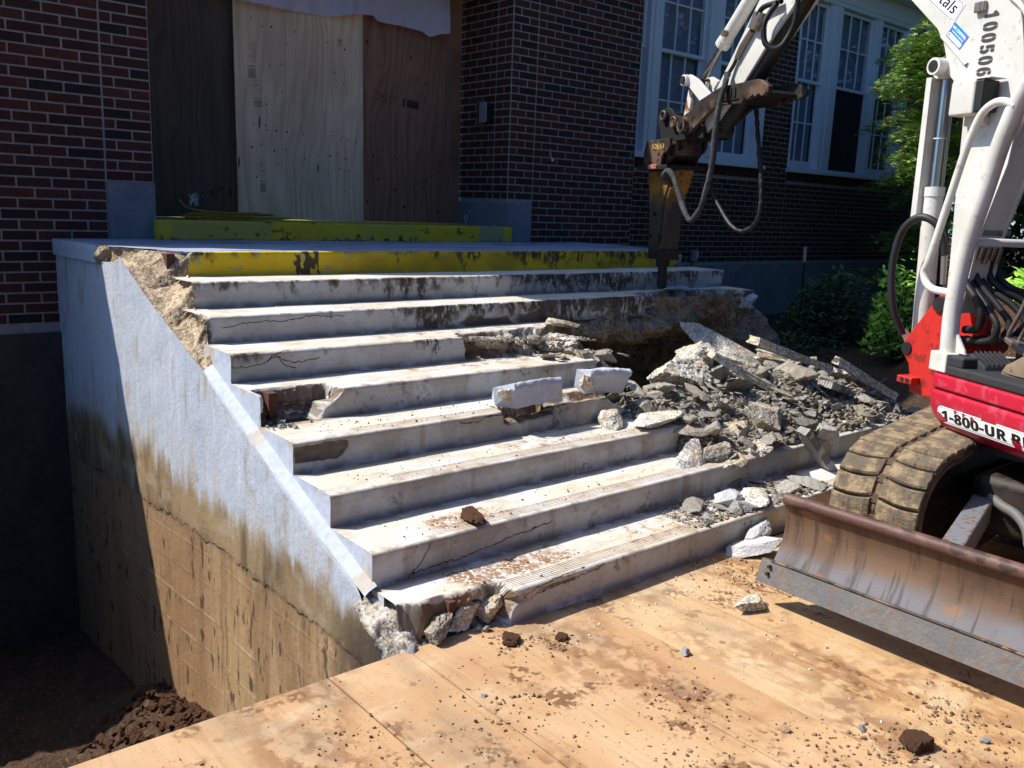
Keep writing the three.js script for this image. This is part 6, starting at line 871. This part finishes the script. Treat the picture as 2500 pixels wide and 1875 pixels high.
  const blade = part('dozer_blade', merge([grid(90, 18, (u, v, i, j) => ({ p: [sec[j][0], sec[j][1], lerp(bz0, bz1, u)], uv: [u, v] })), grid(4, 18, (u, v, i, j) => ({ p: [sec[j][0] + 0.03 * u, sec[j][1], bz0], uv: [0.01, v] })), grid(30, 18, (u, v, i, j) => ({ p: [sec[j][0] + 0.03, sec[j][1], lerp(bz0, bz1, u)], uv: [u, v] })), grid(4, 18, (u, v, i, j) => ({ p: [sec[j][0] + 0.03 * u, sec[j][1], bz1], uv: [0.99, v] }))]), std({ map: bladeTex, roughness: 0.75, metalness: 0.05, bumpMap: fineBump, bumpScale: 0.0015 }), exc); blade.userData.label = 'rusty brown dozer blade with a worn steel cutting edge';
  part('rolled_top_edge', (() => { const g = cyl([1.588, 0.492, bz0], [1.588, 0.492, bz1], 0.027, 0.027, 18); return g; })(), std({ map: wear(0x5d4036, 0x74574a, 0x3f2a24, 104, 0.8), roughness: 0.6, metalness: 0.1, bumpMap: fineBump, bumpScale: 0.003 }), blade);
  const ce = new THREE.Shape([[1.492, 0.112], [1.508, 0.108], [1.548, 0.205], [1.53, 0.208]].map(p => new THREE.Vector2(...p))), ceg = NI(new THREE.ExtrudeGeometry(ce, { depth: bz1 - bz0 + 0.06, bevelEnabled: true, bevelSize: 0.002, bevelThickness: 0.002, bevelSegments: 1 })); ceg.translate(0, 0, bz0 - 0.05); boxUV(ceg, 2);
  part('cutting_edge', ceg, std({ map: wear(0x66635f, 0x7d7064, 0x7a5a44, 114, 0.6), roughness: 0.5, metalness: 0.3, bumpMap: fineBump, bumpScale: 0.002 }), blade);
  part('weld_bead', tube([[1.53, 0.21, bz0], [1.53, 0.21, (bz0 + bz1) / 2], [1.53, 0.21, bz1]], 0.007, 60, 8), XM.rust, blade);
  part('bolt', merge([0.155, 0.185].map(y => cyl([1.51 + (y - 0.15) * 0.4, y, bz0 + 0.0], [1.49 + (y - 0.15) * 0.4, y + 0.004, bz0 + 0.0], 0.008, 0.008, 8))), XM.burnt, blade);
  const armT = std({ map: wear(0x8a8d93, 0x9b7a58, 0x8a5630, 124, 0.8), roughness: 0.5, metalness: 0.3 });
  const rotBox = (a, b, w, h) => { const A0 = V3(...a), B0 = V3(...b), L = A0.distanceTo(B0), g = NI(new RoundedBoxGeometry(w, h, L, 2, 0.01)); boxUV(g, 2); g.applyMatrix4(new THREE.Matrix4().lookAt(B0, A0, V3(0, 1, 0))); g.translate((a[0] + b[0]) / 2, (a[1] + b[1]) / 2, (a[2] + b[2]) / 2); return g; };
  part('blade_arm', rotBox([1.69, 0.4, 3.97], [2.62, 0.42, 3.74], 0.09, 0.12), armT, exc); part('blade_arm', rotBox([1.69, 0.4, 4.55], [2.62, 0.42, 4.75], 0.09, 0.12), armT, exc);
  part('blade_cylinder', cyl([1.75, 0.33, 4.2], [2.5, 0.4, 4.15], 0.045, 0.045, 22), armT, exc);
  { const g = tube([[2.75, 0.46, 3.72], [2.62, 0.5, 3.72], [2.5, 0.49, 3.78], [2.42, 0.47, 3.87], [2.35, 0.46, 3.97], [2.28, 0.43, 4.04], [2.22, 0.38, 4.08]], 0.02, 260, 12), p = g.attributes.position, n = g.attributes.normal; for (let i = 0; i < p.count; i++) { const k = floor(i / 13), d = k % 4 < 2 ? 0.003 : -0.003; p.setXYZ(i, p.getX(i) + n.getX(i) * d, p.getY(i) + n.getY(i) * d, p.getZ(i) + n.getZ(i) * d); } g.computeVertexNormals(); part('corrugated_hose', g, std({ color: lin(0.3, 0.29, 0.27), roughness: 0.5, metalness: 0.4 }), exc); }
  part('lock_plate', box(2.75, 3.1, 0.6, 0.62, 3.74, 4.0, 0.006), armT, exc);
}
// operator's boot on the floor plate (only its toe is in the picture)
{
  const boot = thing('person', 'seated operator of whom only the toe of a brown work boot shows', 'person', B.P(-0.5, 1.036, -0.17));
  const lth = std({ map: wear(0x6b5846, 0x857058, 0x4a3c30, 134, 0.8), roughness: 0.8, bumpMap: fineBump, bumpScale: 0.004 });
  const g = grid(24, 20, (u, v) => { const a = u * 2 * PI, t = v, len = 0.3, q = -0.0 - t * len; const w = 0.052 * pow(sin(PI * clamp(t * 0.93 + 0.05)), 0.38), h = t < 0.45 ? lerp(0.05, 0.1, sstep(0, 0.45, t)) : lerp(0.1, 0.2, sstep(0.45, 0.75, t)); const cl = t < 0.02 ? 0.4 : 1; return { p: B.P(-0.315 + q, 1.055 + max(0, sin(a)) * h * cl * pow(sin(PI * clamp(t * 0.9 + 0.09)), 0.3) + min(0, sin(a)) * 0.01, -0.165 + cos(a) * w), uv: [u * 0.3, t * 0.3] }; });
  part('boot', g, lth, boot); part('sole', grid(30, 4, (u, v) => { const t = u, len = 0.3, w = 0.056 * pow(sin(PI * clamp(t * 0.93 + 0.05)), 0.36); return { p: B.P(-0.31 - t * len, lerp(1.037, 1.058, (v > 0.3 && v < 0.8) ? 1 : 0), -0.165 + lerp(-w, w, v)), uv: [u, v] }; }), std({ color: lin(0.2, 0.16, 0.11), roughness: 0.9 }), boot);
  part('trouser_leg', tube([B.P(-0.56, 1.2, -0.17), B.P(-0.58, 1.35, -0.2), B.P(-0.65, 1.5, -0.3), B.P(-0.95, 1.48, -0.55)], 0.075, 30, 16), std({ color: lin(0.05, 0.07, 0.12), roughness: 0.9 }), boot);
}
// ================================================================ plants
const leafMat = (h, tr = 0.35) => new THREE.MeshPhysicalMaterial({ color: new THREE.Color(h), roughness: 0.75, transmission: tr, thickness: 0, side: THREE.DoubleSide });
function leafGeo(l, w, fold = 0.25, lobes = 0) { // one leaf: pointed oval folded along the midrib, or a lobed star leaf
  const P = [], I = []; if (!lobes) { const n = 5; for (let i = 0; i <= n; i++) { const t = i / n, ww = w * sin(PI * pow(t, 0.8)) * 0.5, z = -0.18 * l * t * t; P.push(-ww, ww * fold, 0).length; P[P.length - 3] = -ww; P[P.length - 2] = t * l; P[P.length - 1] = z + ww * fold; P.push(0, t * l, z, ww, t * l, z + ww * fold); } for (let i = 0; i < n; i++) { const a = i * 3; I.push(a, a + 1, a + 4, a, a + 4, a + 3, a + 1, a + 2, a + 5, a + 1, a + 5, a + 4); } }
  else { P.push(0, 0, 0); for (let i = 0; i < lobes; i++) { const a = lerp(-1.9, 1.9, i / (lobes - 1)), r = l * (1 - 0.25 * abs(a) / 1.9), b = a - 1.9 / lobes; P.push(sin(b) * r * 0.35, cos(b) * r * 0.35, 0, sin(a) * r, cos(a) * r, -0.15 * r, sin(a + 1.9 / lobes) * r * 0.35, cos(a + 1.9 / lobes) * r * 0.35, 0); const k = 1 + i * 3; I.push(0, k + 1, k, 0, k + 2, k + 1); } }
  const g = new THREE.BufferGeometry(); g.setAttribute('position', new THREE.Float32BufferAttribute(P, 3)); g.setIndex(I); g.computeVertexNormals(); g.setAttribute('uv', new THREE.Float32BufferAttribute(new Float32Array(P.length / 3 * 2), 2)); return g;
}
function leaves(parent, name, geo, mat, pts, seed, tint) { // pts: [x,y,z, size, pitch?]
  const im = new THREE.InstancedMesh(geo, mat, pts.length), o = new THREE.Object3D(), R = rng(seed), c = new THREE.Color(); im.name = name; im.userData.kind = 'stuff';
  pts.forEach(([x, y, z, s, up], i) => { o.position.set(x, y, z).sub(parent.position); o.rotation.set((up ?? -1.0) + (R() - 0.5) * 1.1, R() * 6.28, (R() - 0.5) * 0.9, 'YXZ'); o.scale.setScalar(s); o.updateMatrix(); im.setMatrixAt(i, o.matrix); const k = 0.6 + 0.8 * R(); c.setRGB(k * (tint ? 1 + 0.25 * (R() - 0.5) : 1), k, k); im.setColorAt(i, c); });
  parent.add(sh(im)); return im;
}
const bark = std({ map: tex(64, 128, (u, v) => mix3(hex3(0x2b211a), hex3(0x5b4a3c), tfbm(u, v, 6, 4, 3))), roughness: 1 });
// lace leaved tree at the right, its branches in flat tiers
{
  const base = [10.0, 0.3, -0.1], t = thing('maple_tree', 'lacy green tree with tiered branches in front of the right window', 'tree', base), R = rng(41), pts = [], trunk = [];
  trunk.push(cyl([10.0, 0.1, -0.1], [10.0, 1.6, -0.1], 0.09, 0.06, 10)); const tiers = [];
  for (let i = 0; i < 64; i++) { const y = 0.9 + 3.3 * (i / 64), a = R() * 6.28, sp = 1.15 * (0.35 + 0.65 * R()); tiers.push([11.75 + cos(a) * sp, y, -0.75 + sin(a) * sp * 0.7, 0.3 + 0.3 * R()]); }
  for (const [x, y] of [[8.45, 3.78], [8.6, 3.86], [8.9, 3.72], [8.5, 3.43], [8.4, 3.4], [8.75, 3.28], [9.1, 2.78], [8.75, 2.62], [8.97, 2.34], [8.7, 3.6], [8.8, 3.0], [9.3, 3.3], [9.4, 3.8], [9.1, 4.1], [8.6, 2.95], [9.3, 2.5], [9.5, 2.9], [9.6, 3.5], [9.7, 4.2], [9.4, 1.9]]) for (let k = 0; k < 3; k++) tiers.push([x + 0.25 * (R() - 0.5), y + 0.16 * (R() - 0.5) - 0.08 * k, 0.25 + 0.35 * (R() - 0.5), 0.22 + 0.14 * R()]);
  for (const [x, y, z] of tiers) trunk.push(tube([[10.0, min(y - 0.25, 1.1 + 0.6 * (y - 1.2)), -0.1], [lerp(10.0, x, 0.5), y - 0.14, lerp(-0.1, z, 0.5)], [x, y, z]], 0.012, 6, 5));
  for (const [x, y, z, r] of tiers) for (let i = 0; i < 480 * r; i++) { const a = R() * 6.28, q = sqrt(R()) * r * 1.2, dr = q / r; pts.push([x + cos(a) * q, y - 0.12 * dr * dr + (R() - 0.5) * 0.1, z + sin(a) * q * 0.9, 0.7 + 0.6 * R(), -1.25]); }
  part('trunk', merge(trunk), bark, t); const im = leaves(t, 'crown', leafGeo(0.062, 0.04, 0.2, 5), leafMat(0x7d9c38, 0.22), pts, 3, true);
  leaves(t, 'reddish_leaf_tips', leafGeo(0.05, 0.04, 0.2, 5), leafMat(0x9a4a30), pts.filter((p, i) => i % 260 === 7).map(p => [p[0], p[1] + 0.03, p[2], 1.1, -1.2]), 5);
}
// broad leaved shrub below the window, and lower ones to its right
function shrub(label, cx, cy, cz, rx, ry, rz, n, col, seed, ls = 0.085) {
  const t = thing('shrub', label, 'shrub', [cx, cy, cz]), R = rng(seed), pts = [], st = [];
  for (let i = 0; i < n; i++) { const a = R() * 6.28, b = Math.acos(R() * 1.1 - 0.1 > 1 ? 1 : R()), q = pow(R(), 0.4), k = 0.75 + 0.4 * fbm(a * 1.5, b * 2, seed, 3); pts.push([cx + cos(a) * sin(b) * rx * q * k, cy + cos(b) * ry * q * k + 0.04, cz + sin(a) * sin(b) * rz * q * k, 0.7 + 0.6 * R(), -0.95]); }
  for (let i = 0; i < 16; i++) { const p = pts[floor(R() * n)]; st.push(tube([[cx + (R() - 0.5) * rx * 0.3, cy - 0.05, cz], [lerp(cx, p[0], 0.6), lerp(cy, p[1], 0.5), lerp(cz, p[2], 0.5)], [p[0], p[1], p[2]]], 0.006, 6, 5)); }
  part('stems', merge(st), bark, t); leaves(t, 'foliage', leafGeo(ls, ls * 0.45, 0.3), leafMat(col), pts, seed, true);
}
shrub('rounded dark green broad leaved shrub against the foundation wall', 8.05, 0.25, -0.25, 0.95, 0.85, 0.6, 2600, 0x33561d, 51);
shrub('bright green shrub catching sun behind the dark one', 7.25, 0.3, 0.95, 0.42, 1.02, 0.35, 900, 0xa2d048, 52);
shrub('low yellow green plants on the soil bank behind the hoses', 8.9, 0.55, 1.6, 1.1, 0.72, 0.6, 2200, 0xa0d04c, 53, 0.1);
shrub('wide dark laurel hedge behind the excavator seat', 13.2, 0.1, 2.6, 2.2, 3.4, 2.4, 5200, 0x2b471c, 56, 0.22);
shrub('dark laurel hedge closing the gap by the school end wall', 14.6, 0.1, 0.2, 2.2, 3.2, 1.8, 4200, 0x2b471c, 57, 0.22);
shrub('thin dark groundcover plant at the foot of the foundation wall', 7.2, 0.2, -0.1, 0.8, 0.2, 0.5, 900, 0x35561f, 54, 0.06);
shrub('sprig of green leaves beside the end of the second step', 6.0, 0.5, -1.3, 0.3, 0.55, 0.3, 260, 0x3a5a22, 55, 0.06);
// tall hedge and trees closing the view on the right and behind the camera's surroundings
function bigTree(label, x, z, h, r, seed, col) {
  const t = thing('broadleaf_tree', label, 'tree', [x, 0, z]), R = rng(seed), pts = [], tr = [cyl([x, 0, z], [x + 0.2, h * 0.55, z], 0.22, 0.12, 10)];
  for (let c = 0; c < 34; c++) { const a = R() * 6.28, q = sqrt(R()) * r, y = h * (0.12 + 0.85 * R()), cr = r * 0.34 * (0.6 + 0.7 * R()), k = 1 - 0.5 * abs(y / h - 0.5), cx = x + cos(a) * q * k, cz = z + sin(a) * q * k; tr.push(tube([[x + 0.1, y * 0.6, z], [lerp(x, cx, 0.5), y * 0.85, lerp(z, cz, 0.5)], [cx, y, cz]], 0.03, 6, 5)); for (let i = 0; i < 210; i++) { const u = R() * 2 - 1, b = R() * 6.28, s = sqrt(1 - u * u), d = cr * pow(R(), 0.4); pts.push([cx + cos(b) * s * d, y + u * d * 0.8, cz + sin(b) * s * d, 0.8 + 0.6 * R(), -0.9]); } }
  part('trunk', merge(tr), bark, t); leaves(t, 'crown', leafGeo(0.2, 0.13, 0.3), leafMat(col, 0.25), pts, seed, true);
}
bigTree('tall dark tree standing beyond the right end of the school', 17.5, 0.5, 8, 3.4, 61, 0x2f4d1e);
bigTree('dark tree behind the excavator canopy at the right', 14.5, 3.2, 6.5, 2.8, 62, 0x2b471c);
bigTree('dark broad tree in the far right background', 19.5, 5.5, 9, 4.2, 63, 0x2f4d1e);
// iron stake by the foundation
{ const s = thing('stake', 'thin rusty steel stake with a pale pink painted tip in front of the foundation', 'stake', [7.86, 0.2, -0.6]); part('rod', cyl([7.9, 0.1, -0.6], [7.845, 1.2, -0.6], 0.013, 0.013, 10), XM.burnt, s); part('painted_tip', cyl([7.845, 1.2, -0.6], [7.838, 1.38, -0.6], 0.019, 0.019, 10), std({ color: lin(0.5, 0.33, 0.33), roughness: 0.8 }), s); }
// bank of dug soil at the right
{ const g = grid(120, 60, (u, v) => { const x = lerp(6.4, 11.5, u), z = lerp(0.9, 3.6, v), e = sstep(0, 0.2, u) * sstep(1, 0.8, u) * sstep(0, 0.25, v) * sstep(1, 0.7, v); return { p: [x, gY(x, z) - 0.06 + e * (0.55 + 0.35 * fbm(x * 1.5, z * 1.5, 3, 4)) + e * 0.12 * fbm(x * 9, z * 9, 4, 4), z], uv: [x, z] }; }); const m = struct('soil_bank', g, std({ map: soilTex, bumpMap: soilBump, bumpScale: 0.05, roughness: 1, color: lin(1.3, 1.1, 0.95) })); }
// the tree line across the street, behind and left of the camera (seen only in the window panes)
{ const R = rng(71), pts = []; for (let c = 0; c < 260; c++) { const t = c / 260, a = lerp(-0.35, 1.15, t) * PI, rad = 17 + 6 * R(), cx = -1 - cos(a * 0.92 + 0.5) * rad * 1.05 + 3, cz = 5 + sin(a * 0.92 + 0.5) * rad, y = 0.4 + 4.4 * R(), r = 1.6 + R(); if (cz < 1.5) continue; for (let i = 0; i < 60; i++) { const u = R() * 2 - 1, b = R() * 6.28, s = sqrt(1 - u * u), d = r * pow(R(), 0.4); pts.push([cx + cos(b) * s * d, max(0.1, y + u * d), cz + sin(b) * s * d, 0.8 + 0.6 * R(), -0.9]); } }
  const p = new THREE.Group(); const im = leaves(p, 'tree_line', leafGeo(0.7, 0.5, 0.3), leafMat(0x2f4d1e, 0.2), pts, 71, true); scene.add(im); im.userData.kind = 'stuff'; tag(im, 'dark line of trees across the street facing the school', 'trees'); }
scene.traverse(o => { if (o.isMesh) { o.castShadow = true; o.receiveShadow = true; } });
renderer.render(scene, camera);
